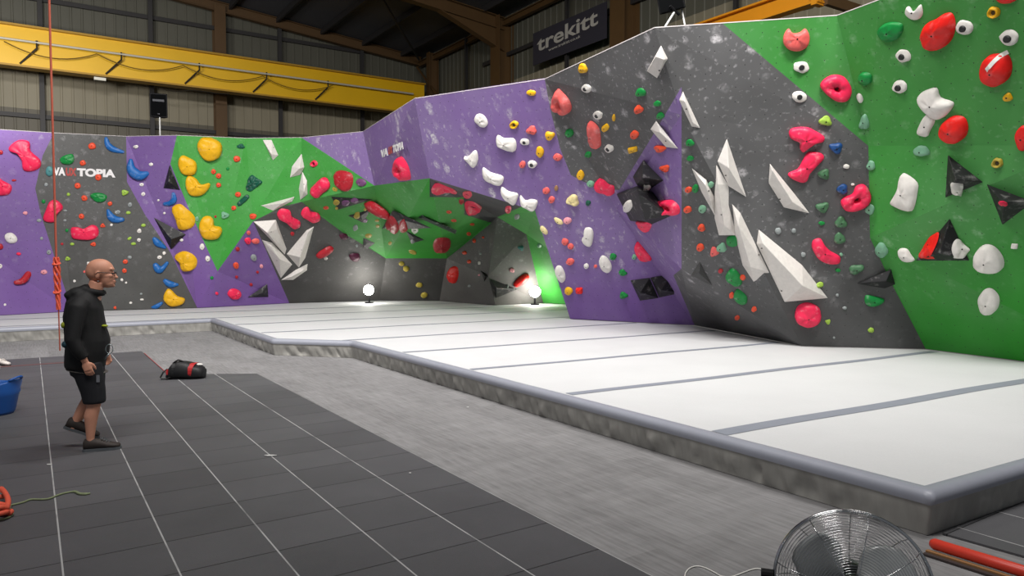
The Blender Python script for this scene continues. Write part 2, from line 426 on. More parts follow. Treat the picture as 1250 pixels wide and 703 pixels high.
# ------------------------------------------------------------------ volumes and holds
COLR = {'pink': (232, 40, 82), 'red': (205, 28, 28), 'dred': (170, 32, 44), 'orange': (222, 78, 48), 'salmon': (222, 96, 92), 'yellow': (226, 172, 22), 'cream': (222, 206, 150),
        'blue': (28, 98, 168), 'navy': (26, 66, 120), 'white': (224, 220, 214), 'green': (14, 128, 56), 'dgreen': (20, 84, 66), 'pgreen': (118, 168, 138), 'lime': (150, 184, 70),
        'mottled': (70, 110, 78), 'grey': (140, 146, 146), 'purple': (112, 70, 112), 'maroon': (78, 26, 52), 'pinkw': (226, 150, 160), 'brown': (150, 112, 80),
        'vwhite': (214, 209, 204), 'vblack': (30, 30, 32), 'vgrey': (62, 62, 62), 'lred': (226, 30, 24), 'teal': (70, 128, 130), 'vgreen': (30, 52, 40), 'khaki': (176, 156, 60)}
CNAME = {'dred': 'dark red', 'lred': 'bright red', 'dgreen': 'dark green', 'pgreen': 'pale green', 'mottled': 'mottled green', 'pinkw': 'chalky pink', 'navy': 'dark blue', 'vwhite': 'white',
         'vblack': 'black', 'vgrey': 'dark grey', 'vgreen': 'greenish black', 'khaki': 'dull yellow', 'lime': 'lime green'}
CH = {'white': 0.1, 'vwhite': 0.0, 'vblack': 0.25, 'vgrey': 0.2, 'vgreen': 0.5, 'pink': 0.35, 'yellow': 0.15, 'lred': 0.15, 'dgreen': 0.35, 'green': 0.3, 'blue': 0.3}
def hm(c): return hold_mat(c, COLR[c], CH.get(c, 0.3), 0.55 if c.startswith('v') else 0.45)
BOLT = plain('black_bolt', (18, 18, 18), 0.4, 0.5)
DARKRUB = plain('black_rubber_grip', (28, 28, 30), 0.6)
HOLDS = []      # records for the labels
def frame_at(px, py, around=()):
    h = hit(px, py)
    if h is None: return None
    loc, n = h
    if around:
        acc = n * 1.5
        for a, b in around:
            g = hit(px + (a - px) * .85, py + (b - py) * .85)
            if g is not None and g[1].dot(n) > .6 and (g[0] - loc).length < .8: acc = acc + g[1] / len(around)
        n = acc.normalized()
    x = Vector((0, 0, 1)).cross(n)
    x = x.normalized() if x.length > 1e-3 else Vector((1, 0, 0))
    y = n.cross(x).normalized()
    return loc, n, x, y
def smooth_outline(p, k=3):
    out = []; m = len(p)
    for i in range(m):
        a, b, c, d = p[i - 1], p[i], p[(i + 1) % m], p[(i + 2) % m]
        for j in range(k):
            t = j / k
            out.append(tuple(0.5 * (2 * b[q] + (c[q] - a[q]) * t + (2 * a[q] - 5 * b[q] + 4 * c[q] - d[q]) * t * t + (3 * b[q] - a[q] - 3 * c[q] + d[q]) * t ** 3) for q in (0, 1)))
    return out
def dome(px, py, outline, col, h=0.55, flat=0.0, pocket=None, lump=0.06, name='climbing_hold', sharp=1.6, seed=0, peak=(0, 0), smooth=True, lift=0.003, bolt=True, insert=None):
    """outline in photo pixels, put on the wall's own plane, raised as a rounded body; h = height over half width"""
    fr = frame_at(px, py, outline)
    if fr is None: print('MISS', px, py); return None
    loc, n, X, Y = fr
    def woff(p, lim):
        r = BV['t'].ray_cast(p + n * lim, -n, lim * 2)
        return None if r[0] is None else lim - (r[0] - p - n * lim).length
    h *= .82
    if region_of(px, py) in ('green cave roof', 'charcoal cave roof patch'): h *= .6
    outline = [(px + (a - px) * .95, py + (b - py) * .95) for a, b in outline]
    pts = [at_pl(a, b, loc, n) - loc for a, b in outline]
    q = [Vector((p.dot(X), p.dot(Y))) for p in pts]
    c = sum(q, Vector((0, 0))) / len(q)
    hw = min(max(p.dot(d) for p in q) - min(p.dot(d) for p in q) for d in [Vector((math.cos(t), math.sin(t))) for t in (0, .5, 1, 1.5, 2, 2.6)]) / 2
    # shift against the height's own parallax so that the body covers its outline
    H = hw * h * 1.0
    vd = (loc - CAM).normalized(); tv = vd - n * vd.dot(n)
    sh = tv * (H * 0.45 / max(0.3, abs(vd.dot(n)))); sh2 = Vector((sh.dot(X), sh.dot(Y)))
    if sh2.length > hw * 0.35: sh2 = sh2.normalized() * hw * 0.35
    m = len(q)
    dz = []
    for (a_, b_), p in zip(outline, q):
        d_ = woff(loc + X * p.x + Y * p.y, hw * .8) or 0.0
        dz.append(d_)
    if pocket:
        prof = [(1, 0), (.98, .45), (.88, .86), (max(.7, pocket * 1.3), 1.0), (pocket * 1.08, .97), (pocket * .95, .75), (pocket * .75, .1), (0, .06)]
    else:
        prof = []
        for r in range(7):
            a = r / 6 * math.pi / 2; s = math.cos(a * (1 - flat * 0.25)) if r < 6 else 0; z = math.sin(a) ** (1 / sharp)
            if flat and r == 5: s = flat; z = 1.0
            prof.append((s, z))
    rings = len(prof) - 1
    qs = [p - c for p in q]
    for it in range(m):
        qs = [(qs[k - 1] + qs[k] * 2 + qs[(k + 1) % m]) / 4 for k in range(m)]
    kk = math.sqrt(abs(sum(q[k - 1].x * q[k].y - q[k].x * q[k - 1].y for k in range(m))) / max(1e-9, abs(sum(qs[k - 1].x * qs[k].y - qs[k].x * qs[k - 1].y for k in range(m)))))
    qs = [w * min(kk, 2) for w in qs]
    verts = [loc + X * p.x + Y * p.y + n * (lift + d_) for p, d_ in zip(q, dz)]; faces = []
    for r in range(1, rings + 1):
        s, z = prof[r]
        pc = c + sh2 * min(1, z if not pocket else max(z, .8 if r > 2 else z)) + Vector((peak[0], peak[1])) * hw * (1 if r > 2 else z)
        if r == rings:
            verts.append(loc + X * pc.x + Y * pc.y + n * (lift + H * z)); continue
        for k, p in enumerate(q):
            w = p - c
            w = w.lerp(qs[k], min(1, (1 - s) * 1.4))
            nz = noise.noise(Vector((w.x * 9 + seed * 3.1, w.y * 9 + seed, r * 0.35 + seed))) * lump * hw * 2.2
            v = pc + w * s
            zz = max(0.0, H * z + nz) + dz[k] * s
            if s > .35 and not pocket:
                wo = woff(loc + X * v.x + Y * v.y, hw * .8)
                if wo is not None: zz = max(zz, wo + .002 + H * .08 * r)
            verts.append(loc + X * v.x + Y * v.y + n * (lift + zz))
    for r in range(rings):
        if r == rings - 1: break
        for k in range(m):
            l = (k + 1) % m
            faces.append((r * m + k, r * m + l, (r + 1) * m + l, (r + 1) * m + k))
    t = len(verts) - 1
    for k in range(m): faces.append(((rings - 1) * m + k, (rings - 1) * m + (k + 1) % m, t))
    # outward orientation
    f0 = faces[0]; nn = (verts[f0[1]] - verts[f0[0]]).cross(verts[f0[2]] - verts[f0[0]])
    ctr = loc + X * c.x + Y * c.y
    if nn.dot(verts[f0[0]] - ctr + n * 0.01) < 0: faces = [tuple(reversed(f)) for f in faces]
    o = obj(name, verts, faces, hm(col), None, smooth, loc=loc)
    tip = loc + X * (c.x + sh2.x + peak[0] * hw) + Y * (c.y + sh2.y + peak[1] * hw)
    def disc(nm, r, z, mat, mm=10, rise=0.004):
        mb = MB(); vv = [tip + (X * math.cos(2 * math.pi * k / mm) + Y * math.sin(2 * math.pi * k / mm)) * r + n * z for k in range(mm)]
        vv2 = [tip + (X * math.cos(2 * math.pi * k / mm) + Y * math.sin(2 * math.pi * k / mm)) * r * 0.8 + n * (z + rise) for k in range(mm)]
        mb.add(vv + vv2, [(k, (k + 1) % mm, mm + (k + 1) % mm, mm + k) for k in range(mm)] + [tuple(range(mm, 2 * mm))])
        return mb.build(nm, mat, o, False)
    if insert: disc('grip_insert', hw * insert, H * 0.92 + lift, DARKRUB, 12, hw * 0.25)['label'] = 'black round grip insert'
    elif pocket and hw > 0.05:
        disc('pocket', hw * pocket * .7, H * .12 + lift, hold_mat('hole_shade_' + col, [x * .35 for x in COLR[col]], 0.0), 12, .002)['label'] = 'hollow with its shade painted in'  # recess floor in a darkened hold colour, so its shade is painted
    elif bolt and hw > 0.045:
        disc('bolt', 0.011, H * 1.0 + lift, BOLT, 8)
    return o
def ell(cx, cy, rx, ry, ang=0, n=16, k=0.0, seed=0, kind='round'):
    out = []; a = R(ang)
    for i in range(n):
        t = 2 * math.pi * i / n
        x, y = math.cos(t), math.sin(t); f = 1 + k * noise.noise(Vector((x * 1.3 + seed * 7.7, y * 1.3 - seed * 3.3, seed)))
        if kind == 'jug': y = y * (0.8 if y > 0 else 1.0) - 0.22 * (1 - x * x)
        if kind == 'wedge': f *= 1 + 0.16 * math.cos(3 * t + seed)
        if kind == 'drop': x *= 0.72 + 0.28 * y
        if kind == 'square': f *= 1 / max(abs(x), abs(y)) * 0.88
        x *= rx * f; y *= ry * f
        out.append((cx + x * math.cos(a) - y * math.sin(a), cy + x * math.sin(a) + y * math.cos(a)))
    return out
def spine(sp, n=7):
    """outline in pixels round a bent spine of (x, y, radius)"""
    P = []
    for i in range(len(sp) - 1):
        for j in range(4):
            t = j / 4; P.append(tuple(sp[i][q] * (1 - t) + sp[i + 1][q] * t for q in range(3)))
    P.append(sp[-1]); L, Rr = [], []
    for i, p in enumerate(P):
        a, b = P[max(i - 1, 0)], P[min(i + 1, len(P) - 1)]
        dx, dy = b[0] - a[0], b[1] - a[1]; l = math.hypot(dx, dy) or 1
        nx, ny = -dy / l, dx / l
        L.append((p[0] + nx * p[2], p[1] + ny * p[2])); Rr.append((p[0] - nx * p[2], p[1] - ny * p[2]))
    def capp(p, q, r, s):
        a0 = math.atan2(q[1] - p[1], q[0] - p[0])
        return [(p[0] + math.cos(a0 + s * math.pi * k / 6) * r, p[1] + math.sin(a0 + s * math.pi * k / 6) * r) for k in range(1, 6)]
    e1 = capp(P[-1], L[-1], P[-1][2], -1); e0 = capp(P[0], Rr[0], P[0][2], -1)
    return L + e1 + Rr[::-1] + e0
def loft(sp, col, h=0.9, name='climbing_hold', lump=0.04, seed=0):
    """a bent sausage-like body lying on the wall along a spine of (x px, y px, radius px)"""
    mid = sp[len(sp) // 2]; fr = frame_at(mid[0], mid[1], [(q[0], q[1]) for q in sp])
    if fr is None: print('MISS', mid); return None
    loc, n, X, Y = fr
    P = []
    for i in range(len(sp) - 1):
        a, b, c, d = sp[max(i - 1, 0)], sp[i], sp[i + 1], sp[min(i + 2, len(sp) - 1)]
        for j in range(5):
            t = j / 5
            P.append(tuple(0.5 * (2 * b[q] + (c[q] - a[q]) * t + (2 * a[q] - 5 * b[q] + 4 * c[q] - d[q]) * t * t + (3 * b[q] - a[q] - 3 * c[q] + d[q]) * t ** 3) for q in range(3)))
    P.append(sp[-1])
    pts = []; rad = []
    for (x, y, r) in P:
        p = at_pl(x, y, loc, n); q = at_pl(x + r, y, loc, n); q2 = at_pl(x, y + r, loc, n)
        pts.append(p); rad.append(((q - p).length + (q2 - p).length) / 2)
    up_ = 0.0
    for p_, r_ in zip(pts, rad):
        for q_ in (Vector((0, 0, 0)), X * r_ * .8, -X * r_ * .8, Y * r_ * .8, -Y * r_ * .8):
            rc = BV['t'].ray_cast(p_ + q_ + n * .15, -n, .15)
            if rc[0] is not None: up_ = max(up_, .15 - (rc[0] - p_ - q_ - n * .15).length)
    pts = [p_ + n * min(up_, .06) for p_ in pts]
    # rounded ends
    d0 = (pts[0] - pts[1]).normalized(); d1 = (pts[-1] - pts[-2]).normalized()
    pts = [pts[0] + d0 * rad[0] * .92, pts[0] + d0 * rad[0] * .6] + pts + [pts[-1] + d1 * rad[-1] * .6, pts[-1] + d1 * rad[-1] * .92]
    rad = [rad[0] * .38, rad[0] * .8] + rad + [rad[-1] * .8, rad[-1] * .38]
    m = MB(); K = 10; nn = len(pts)
    for i, p in enumerate(pts):
        t = (pts[min(i + 1, nn - 1)] - pts[max(i - 1, 0)]).normalized(); s = n.cross(t).normalized()
        for k in range(K + 1):
            a = math.pi * k / K
            f = 1 + lump * 2 * noise.noise(Vector((i * 0.4 + seed, k * 0.5, seed * 1.7)))
            m.v.append(p + s * math.cos(a) * rad[i] * f + n * (0.003 + math.sin(a) * rad[i] * h * f))
    for i in range(nn - 1):
        for k in range(K):
            b = i * (K + 1) + k
            m.f.append((b, b + 1, b + K + 2, b + K + 1))
        m.f.append((i * (K + 1), (i + 1) * (K + 1), (i + 1) * (K + 1) + K, i * (K + 1) + K))
    m.f.append(tuple(reversed(range(K + 1)))); m.f.append(tuple((nn - 1) * (K + 1) + k for k in range(K + 1)))
    o = m.build(name, hm(col), None, True, loc=loc)
    bm = bmesh.new(); bm.from_mesh(o.data); bmesh.ops.recalc_face_normals(bm, faces=bm.faces); bm.to_mesh(o.data); bm.free()
    if max(rad) > 0.05:
        tip = pts[nn // 2] + n * (rad[nn // 2] * h + 0.004); mb = MB(); mb.ball(tip, 0.011, 0.011, 0.006, 8, 4); mb.build('bolt', BOLT, o, True)
    return o
def volume(base, apex, col, short, reg=None, mark=None, faces=None):
    """faceted box volume: base outline in pixels on the wall, ridge points (px, py, height m) above it, closed by their hull"""
    cx = sum(p[0] for p in base) / len(base); cy = sum(p[1] for p in base) / len(base)
    fr = frame_at(cx, cy, base)
    if fr is None: print('MISS', cx, cy); return
    loc, n, X, Y = fr
    bm = bmesh.new()
    for a, b in base:
        p_ = at_pl(a, b, loc, n); hh = hit(a, b)
        if hh is not None and (hh[0] - p_).length < 0.18: p_ = hh[0]
        bm.verts.new(p_ + n * 0.005 - loc)
    for a, b, hh in apex: bm.verts.new(at_pl(a, b, loc + n * hh, n) - loc)
    r = bmesh.ops.convex_hull(bm, input=bm.verts)
    bmesh.ops.delete(bm, geom=[g for g in r['geom_interior'] if isinstance(g, bmesh.types.BMVert)], context='VERTS')
    bmesh.ops.recalc_face_normals(bm, faces=bm.faces)
    me = bpy.data.meshes.new('climbing_volume')
    for v in bm.verts: bv.append(v.co + loc)
    bm.verts.index_update(); off = len(bv) - len(bm.verts)
    for f in bm.faces: bf.append(tuple(off + v.index for v in f.verts))
    hv = [v.co + loc for v in bm.verts]
    bm.to_mesh(me); bm.free(); me.materials.append(hm(col))
    o = bpy.data.objects.new('climbing_volume', me); o.location = loc; o['_w'] = tuple(loc); link(o)
    be = o.modifiers.new('b', 'BEVEL'); be.width = 0.006; be.segments = 1
    HOLDS.append(dict(o=o, x=cx, y=cy, short=short, big=True, reg=reg, vol=True))
    if mark: o['_marks'] = [tuple(q) for q in mark]
    return o
def bolts_on(o):
    """black bolt heads and printed marks on a volume's own faces"""
    for (a, b) in o.get('_marks', []):
        h = hit(a, b)
        if h is None: continue
        mb = MB(); mb.ball(h[0] + h[1] * 0.003, 0.016, 0.016, 0.008, 8, 4); mb.build('bolt', BOLT, o, True)
VOL = '''vwhite|807.3,55 815.7,71.5 802.3,95.7 789.8,86.8|800,69,.12 811,73,.12|kite-shaped white volume|805,86
vwhite|833.6,110.7 828.8,121.6 844.2,154.5 855,156.5|836,124,.09 846,150,.07|slim white blade volume|838,133
vwhite|801,147 794,157.5 813,179.4 828.4,181.5 817.5,170|806,162,.09 818,177,.07|white fin volume|813,172
vwhite|887.2,167.7 875.5,196.5 889.3,227.5 911.7,241.3|889.5,205,.13|tall white dart volume|886,214
vwhite|844,204 862.7,219 872.3,240 873,263.7 856.3,233.9|861,226,.11 868,247,.09|leaning white shard volume|865,233
vwhite|874.4,199.7 872.3,236 872.3,265.9 877.6,287.2 899,287.2 889.3,225.3|876,225,.08 884,275,.14|upright white slab volume|881,262
vwhite|893.6,247.7 904.3,259.5 939.5,332.6 920.2,344 906.5,323.5 897.4,287|901,275,.13 916,326,.15|long white wedge volume|926,311
vwhite|925.9,279.6 923.6,297.3 957.7,368.6 1010.8,363.8 979.4,323.5|931,297,.12 980,349,.24|largest white pyramid volume|954,355 930,303
vwhite|939.5,199 938,223.2 956.5,253 988.5,260.5 970.4,237|943,208,.1 968,247,.14|white boat volume|952,243
vwhite|309,270 336.9,268 349.8,303.8 347.8,310.8|326,284,.3 338,280,.12|upper white petal volume|331,283
vwhite|319.5,292.2 332.9,296.2 356.8,322.7 342.8,339.6|341,316,.22 331,301,.12|lower white petal volume|338,318
vwhite|383.3,275.9 373.7,280.9 349.8,309.8 364.7,326.7 372.7,314.7|366,314,.24 376,284,.12|outer white petal volume|368,305
vwhite|375.7,321.7 374.7,329.7 357.8,341.6 342.8,341.6 359.8,329.7|369,331,.12 355,338,.1|small white crescent volume|
vwhite|320.5,170.5 331.6,170.5 340,189.5 333.3,196|331,188,.16|white strip volume|334,180
vwhite|368.3,187 371.7,204 366.6,213.4 353.8,216.8 356.3,203|365,206,.18|upper white leaf volume|
vwhite|369,208.3 375,220.2 375.6,237.3 366.6,244.4 364.8,230.4|371,234,.15|lower white leaf volume|371,225
vwhite|359.7,239.8 357,245.8 333.3,257.2 317.9,250.9|345,248,.18|flat white arrow volume|
vblack|207.2,200.6 220,232 199.5,229.6|206,222,.22|tall black triangle volume|
vblack|187.5,265 227.3,285.9 208.8,304.8|208.8,292,.24|black bird volume|
vblack|326.3,346 327.7,362.5 301.8,363|320,358,.15|low black triangle volume|
vblack|404,239.8 456,243 412.6,256|425,246,.04|black sliver volume|
vblack|424.5,263 452.4,255.6 443.4,272|441,263,.05|black roof triangle volume|
vblack|479.6,256.2 527.4,278.3 500,279.5 466,279|490,268,.06|black roof diamond volume|
vblack|495.5,281.5 518.3,292.6 502.4,297.2|505,290,.05|small black roof volume|
vgreen|515,262 558,281 556,285.8 510.3,265.3|520,266,.05 550,281,.05|long black bar volume|
vblack|443.5,290 458,296.5 448.5,303.5 443,302|448,297,.06|plum black volume|
vblack|785.6,194.8 810.5,220 791.6,231.7 777.6,225.7 772.6,215.7|784,217,.32|upper black pyramid volume|
vblack|777.6,226.7 797.5,234.7 819.4,263.5 796.5,273.5 769.6,269.5 752.7,236.7|779,236,.42 787,268,.3|big black pyramid volume|
vblack|769.4,341.7 793.3,338.7 804.2,363.6 781.3,367|781.5,357,.34|first black diamond volume|
vblack|793.8,338.5 821.2,333.7 832,357.2 804.8,363.2|807,354,.34|second black diamond volume|
vgrey|854.2,319 870,348.6 842.8,336|853,333,.1|dark grey triangle volume|
vblack|1157.3,188.4 1200.9,222.2 1154,241.4|1167,219,.26|upper black prow volume|
vblack|1204.4,224.2 1262,246 1223.9,274.6|1224,247,.26|edge black prow volume|
vblack|1159.7,266 1184,318 1117.3,318|1147,309,.26|lower black pyramid volume|
vblack|1044.8,346 1088,328 1093,347 1080,352|1082,343,.14|low black ledge volume|
vblack|586.6,330 594,334 595.7,337 591,344|592,337,.1|narrow black cave volume|
vblack|596.5,339 632,353 605.5,363.6|606,352,.3|black cave wedge volume|'''
for ln in VOL.split('\n'):
    c, b, a, s, mk = ln.split('|')
    base = [tuple(map(float, q.split(','))) for q in b.split()]
    apx = [tuple(map(float, q.split(','))) for q in a.split()]
    k = 1.0
    volume(base, apx, c, s, mark=[tuple(map(float, q.split(','))) for q in mk.split()] if mk else None)
rebuild()
for h_ in list(HOLDS): bolts_on(h_['o'])
# large holds: colour | outline | options | short name
BIG = '''pink|10,179 22,170 36,172 38,184 50,195 50,205 40,210 29,209 27,198 22,188 12,185||bone-shaped pink hold
pink|-6,212 2,219 14,226 14,234 8,239 -6,236|h=.6|edge-cut pink hold
pink|60,246 68,243 76,249 77,255 70,262 68,271 58,272 52,268 55,258|h=.7|bent pink hold behind the rope
pink|86,278 95,277 103,279 112,274 120,277 121,287 113,293 97,293 87,290|h=.7|bean-shaped pink hold
white|5,289 8,284.5 15,284 21,289.5 21,295 15,297.5 9,296|h=.6|egg-shaped white hold
green|73,194 80,189 89,188 91,196 86,201 76,200|h=.7|half-moon green hold
green|110,240 112,236 122,235 131,239 128,246 118,247|h=.7|shallow green hold
yellow|240,178 245,168 253,167 260,168 270,174 272,183 268,193 256,197 247,193|h=.75;flat=.5|biggest yellow hold
yellow|217,197 222,189 231,192 239,197 241,205 238,213 228,214 220,209|h=.7;flat=.45|hat-shaped yellow hold
yellow|226,220 229,214 233,214 240,218 246,225 256,223 257,228 250,237 241,240 232,238 227,230|h=.6|horn-shaped yellow hold
yellow|211,251 220,248 229,255 237,266 236,277 228,281 219,279 217,268 212,259|h=.7|long yellow hold
yellow|243,272 248,264 256,263 261,268 262,275 270,277 272,283 267,291 258,293 248,290 243,282|h=.7|heart-shaped yellow hold
yellow|213,312 222,306 233,308 240,317 239,327 232,331 224,330 221,320|h=.7|comma-shaped yellow hold
yellow|199,361 204,352 210,354 217,361 226,364 225,370 217,374 207,374 200,368|h=.7|lowest yellow hold
dgreen|301,233 302,222 307,213 314,217 321,222 316,227 308,233|h=.5;lump=.2|leaf-shaped dark green hold
pink|277.5,357 281,352.5 287,352 293,355 294,360 290,364.5 283,365 278,361|h=.7|low oval pink hold
dred|409,217 412,208 422,208 431,213 431,226 425,234 414,229|h=.6|big red lip hold
pink|337.5,260 343,254 353.8,256 356.8,264 366.7,270 366.7,276 359.8,279 353.8,275 347.8,268 339.8,266|h=.7|peanut-shaped pink hold
pink|366.7,262 369.7,254 375.7,252 379.7,258 387.6,259 391.6,264 389.6,269 382.7,271.5 375.7,268|h=.7|puffy pink hold
dred|470,272 476,264 485,270 487,281 482,286 475,281|h=.7|left twin red hold
dred|486,275 493,267 498,279 494,285 489,282|h=.7|right twin red hold
dred|528,300 531,292 540,289 549,294 551,301 546,307 535,308 530,306|h=.6|squashed red roof hold
lred|547,334 552,325 559,326 560,337 556,346 550,343|h=.6|shield-shaped red hold
pink|485,203 489,190 495,195 500,205 502,218 497,220 491,216 486,211|h=.7;pocket=.4;peak=-.1,.1|hollow pink teardrop hold
white|579,145 582,139 588,138.5 594,144 596,151 592,155.5 585,153|h=.5|upper white egg hold
white|606,167 608,164 616,168 627,168 631,174 630,184 622,184 611,179 607,176|h=.6|white tooth hold
white|566.5,191 572,190 579,183 583,185 584,195 580,204 575,201|h=.6|white fin hold
white|588.6,205 591.4,204 598.8,209.6 611.8,213.3 615.8,217 613.6,224.4 609,226.6 597,221.6 589.6,216|h=.6|white bar hold
white|611.8,227 621,232.7 632,235.5 632.6,241 628.8,249.9 621,244.7 613.6,239|h=.6|white crest hold
white|634.9,237.3 641.3,243.8 648.7,242.5 656.7,244.7 655.2,253 651.5,257 642.3,253 636.2,248.4|h=.6|white scoop hold
white|713,281 715,277 722,277.5 725,284 724,295 721,301 714,298 710,292 713,287|h=.6|white kidney hold
white|731.5,316 735,311 741,313.5 746.5,322 747,329 743,332.5 736,330 732,323|h=.55|slanted white egg hold
white|677.5,328 680.5,323.5 685.5,324.5 690,333 690.5,341 687,345 682,341 679,335|h=.55|low white egg hold
salmon|677,118 681,107 688,112 696,121 699,131 695,138 686,135 679,130|h=.7;pocket=.35;peak=0,-.05|pocketed pink shark-fin hold
salmon|719.5,147 725,148 732,156 734,170 734,178 730,181.5 723,177 721,165 719.5,155|h=.7|pink banana hold
pink|729,220 732,217 738,219 744,224 751,226 751,236 744,237 736,233 730,227|h=.7|pink ledge hold
pink|803,245 812,243.5 822,244 830,252 830,261 822,262 812,257|h=.8;pocket=.4|pocketed pink disc hold
pink|779,271 784,267 795,268 796,275 792,283 786,281|h=.7|pink heart hold
pink|775,300 778,294 785,298 793,304 799,311 794,318 784,316 778,309|h=.6|pink steak hold
green|886,336 892,327 899,329 905,338 906,347 900,348 890,342|h=.6|upper green leaf hold
green|898,354 901,352 908,357 912.5,363 911,371 902,369 896,362|h=.6|lower green leaf hold
green|888,288.5 899,287.5 900,300 889,298.5|h=.5|green block hold
pink|962,160 968,155 984,154 994,158 1007,166 1006,172 996,174 986,181 980,186 976,182 975,173 964,168|h=.7|pink mushroom hold
pink|984,187 990,184 1003,186 1007,192 998,201 988,211 985,221 976,223 962,216 962,211 973,206 979,196|h=.7|pink bone hold
pink|1025,247 1030,240 1040,236 1045,226 1055,224 1062,232 1063,244 1055,252 1042,257 1030,256|h=.7;pocket=.25|pink ear hold
pink|990,300 992,292 1001,290 1007,299 1014,306 1026,313 1025,321 1012,322 999,316 993,308|h=.7|pink sausage hold
pink|969.5,383 973,373 982,368.5 992,369.5 1001,376 1002.5,386 998,394 988,397.5 977,396 970.5,390|h=.8;flat=.3|round pink dome hold
green|1056,360 1067,361 1080,365 1075,371 1066,374 1056,371|h=.6|green half-disc hold
salmon|955,48 957,40 962,34 966,39 972,40 978,38 983,34 987,38 989,46 986,57 976,63 964,62 957,56|h=.75|apple-shaped pink hold
pink|1000,103 1006,95 1018,90 1031,93 1039,104 1040,114 1035,123 1023,125 1011,118 1003,110|h=.65;pocket=.22|pink cap hold
green|1072,38 1077,30 1088,26 1102,28 1103,38 1096,48 1085,51 1076,47|h=.6|dark green dome hold
white|1105,16 1107,8 1111,8 1115,14 1120,12 1124,5 1126.5,8 1127,18 1121,24 1111,22|h=.6|crown-shaped white hold
lred|1126,40 1131,28 1143,22 1154,15 1164,15 1168,28 1165,45 1155,57 1142,62 1131,58 1127,50|h=.7|huge red pebble hold
lred|1199,90 1200,76 1208,66 1222,64 1233,67 1237,80 1234,94 1224,103 1213,105 1203,100|h=.8;stripe=1|white-striped red hold
lred|1148,157 1153,147 1165,140 1178,142 1183,153 1181,165 1172,173 1160,173 1151,166|h=.8|red apple hold
lred|1240,168 1243,157 1250,152 1258,158 1260,172 1254,183 1245,182|h=.7|frame-edge red hold
lred|1214,-6 1222,-12 1240,-12 1245,-4 1236,3 1222,3|h=.7|topmost red hold
white|1122,115 1130,109 1144,106 1149,118 1165,124 1164,132 1154,143 1143,145 1130,135 1123,125|h=.65|big white bone hold
white|1131,139 1140,139 1142,148 1136,160 1132,167 1120,163 1124,150|h=.65|white peg hold
white|1101,212 1107,211 1121,222 1121,235 1116,256 1108,258 1089,250 1090,243 1098,230|h=.6|white trapezoid hold
lred|1122,315 1130,300 1140,287 1147,283 1146,296 1137,314|h=.25;lift=.01|red tongue hold
white|1161,305 1164,294 1170,291 1176,298 1181,305 1176,315 1166,316|h=.6|white knuckle hold
white|1097,304 1107,303 1113,311 1117,318 1102,318|h=.7|white corner hold
white|1189,318 1193,304 1203,297 1215,300 1225,312 1227,324 1221,331 1207,331 1192,326|h=.75;flat=.3|big white boulder hold
white|1195,363 1201,353 1210,352 1219,360 1221,370 1216,380 1207,384 1198,379|h=.75|lowest white egg hold'''
def parse_pts(s): return [tuple(map(float, q.split(','))) for q in s.split()]
sd = 0
for ln in BIG.split('\n'):
    c, b, op, s = ln.split('|'); sd += 1
    kw = {}
    stripe = False
    for q in filter(None, op.split(';')):
        k, v = q.split('=')
        if k == 'peak': kw[k] = tuple(map(float, v.split(',')))
        elif k == 'stripe': stripe = True
        else: kw[k] = float(v)
    pts = parse_pts(b); cx = sum(p[0] for p in pts) / len(pts); cy = sum(p[1] for p in pts) / len(pts)
    o = dome(cx, cy, smooth_outline(pts, 4 if len(pts) < 9 else 3), c, seed=sd, **kw)
    if o is None: continue
    if stripe:
        h0 = hit(1217, 82); n = h0[1]; m = MB(); Q = []
        for i in range(9):
            t = i / 8; Q.append((1204 + 27 * t, 86 - 23 * t + 7 * math.sin(t * math.pi) * -0.5))
        bb = BVHTree.FromPolygons([v.co + o.location for v in o.data.vertices], [tuple(p.vertices) for p in o.data.polygons])
        W = []
        for (x, y) in Q:
            for dy in (-2.2, 2.2):
                d = ray(x + dy * .6, y + dy).normalized(); hh = bb.ray_cast(CAM, d)[0]
                W.append((hh if hh is not None else at_pl(x + dy * .6, y + dy, h0[0], n)) + n * 0.006)
        m.add(W, [(2 * i, 2 * i + 1, 2 * i + 3, 2 * i + 2) for i in range(8)])
        st = m.build('stripe', hm('white'), o); st['label'] = 'curved white stripe'
    HOLDS.append(dict(o=o, x=cx, y=cy, short=s, big=True, vol=False))
# bent holds given by a spine of x, y, radius
SP = '''dred|19,346,3 24,345,3.6 29,342,4 36,332,3.5|red crescent hold|.8
blue|129.5,169,2 132,177,4 138,182,4 150,185.5,2|uppermost blue crescent hold|.8
blue|160,196,2.5 161,207,6 170,214,6.5 180,211.5,3|largest blue crescent hold|.8
blue|132,257,2 136,265,5 142,268,4.5 149,268,3|middle blue crescent hold|.8
blue|189,292,3 193,297,4.5 201,302,2|blue crescent hold with chalk|.8
blue|190,324,3.5 194,329,5 199,327,3 204,321,2|forked blue hold|.8
blue|202,343,3 208,347,4.5 216,347.5,2|flat blue hold|.8
blue|186,375,1.5 191,374,3 197,370,2|floor-level blue hold|.8
blue|212,237,2.5 212.5,244,3.5 208,248,3 201,249,2|hooked blue hold|.8
dgreen|292,249,2.6 297,244.5,3 302,240,2.6|dark green stick hold|.8
pink|386,234,6.5 391,229,6.5 397,224,7|pink capsule hold|.9
dred|456,249,4.5 463,252,5 471,257,4.5|red roof loaf hold|.8
dred|391,311,4.5 396,308,5 402,304,4.5|red pill hold|.8
lred|631,346,4 636,342,5 641,338,4.5|red cave pill hold|.8'''
for ln in SP.split('\n'):
    c, b, s, h = ln.split('|'); sp = parse_pts(b); sd += 1
    o = loft(sp, c, float(h), seed=sd)
    if o is None: continue
    q = sp[len(sp) // 2]; HOLDS.append(dict(o=o, x=q[0], y=q[1], short=s, big=True, vol=False))
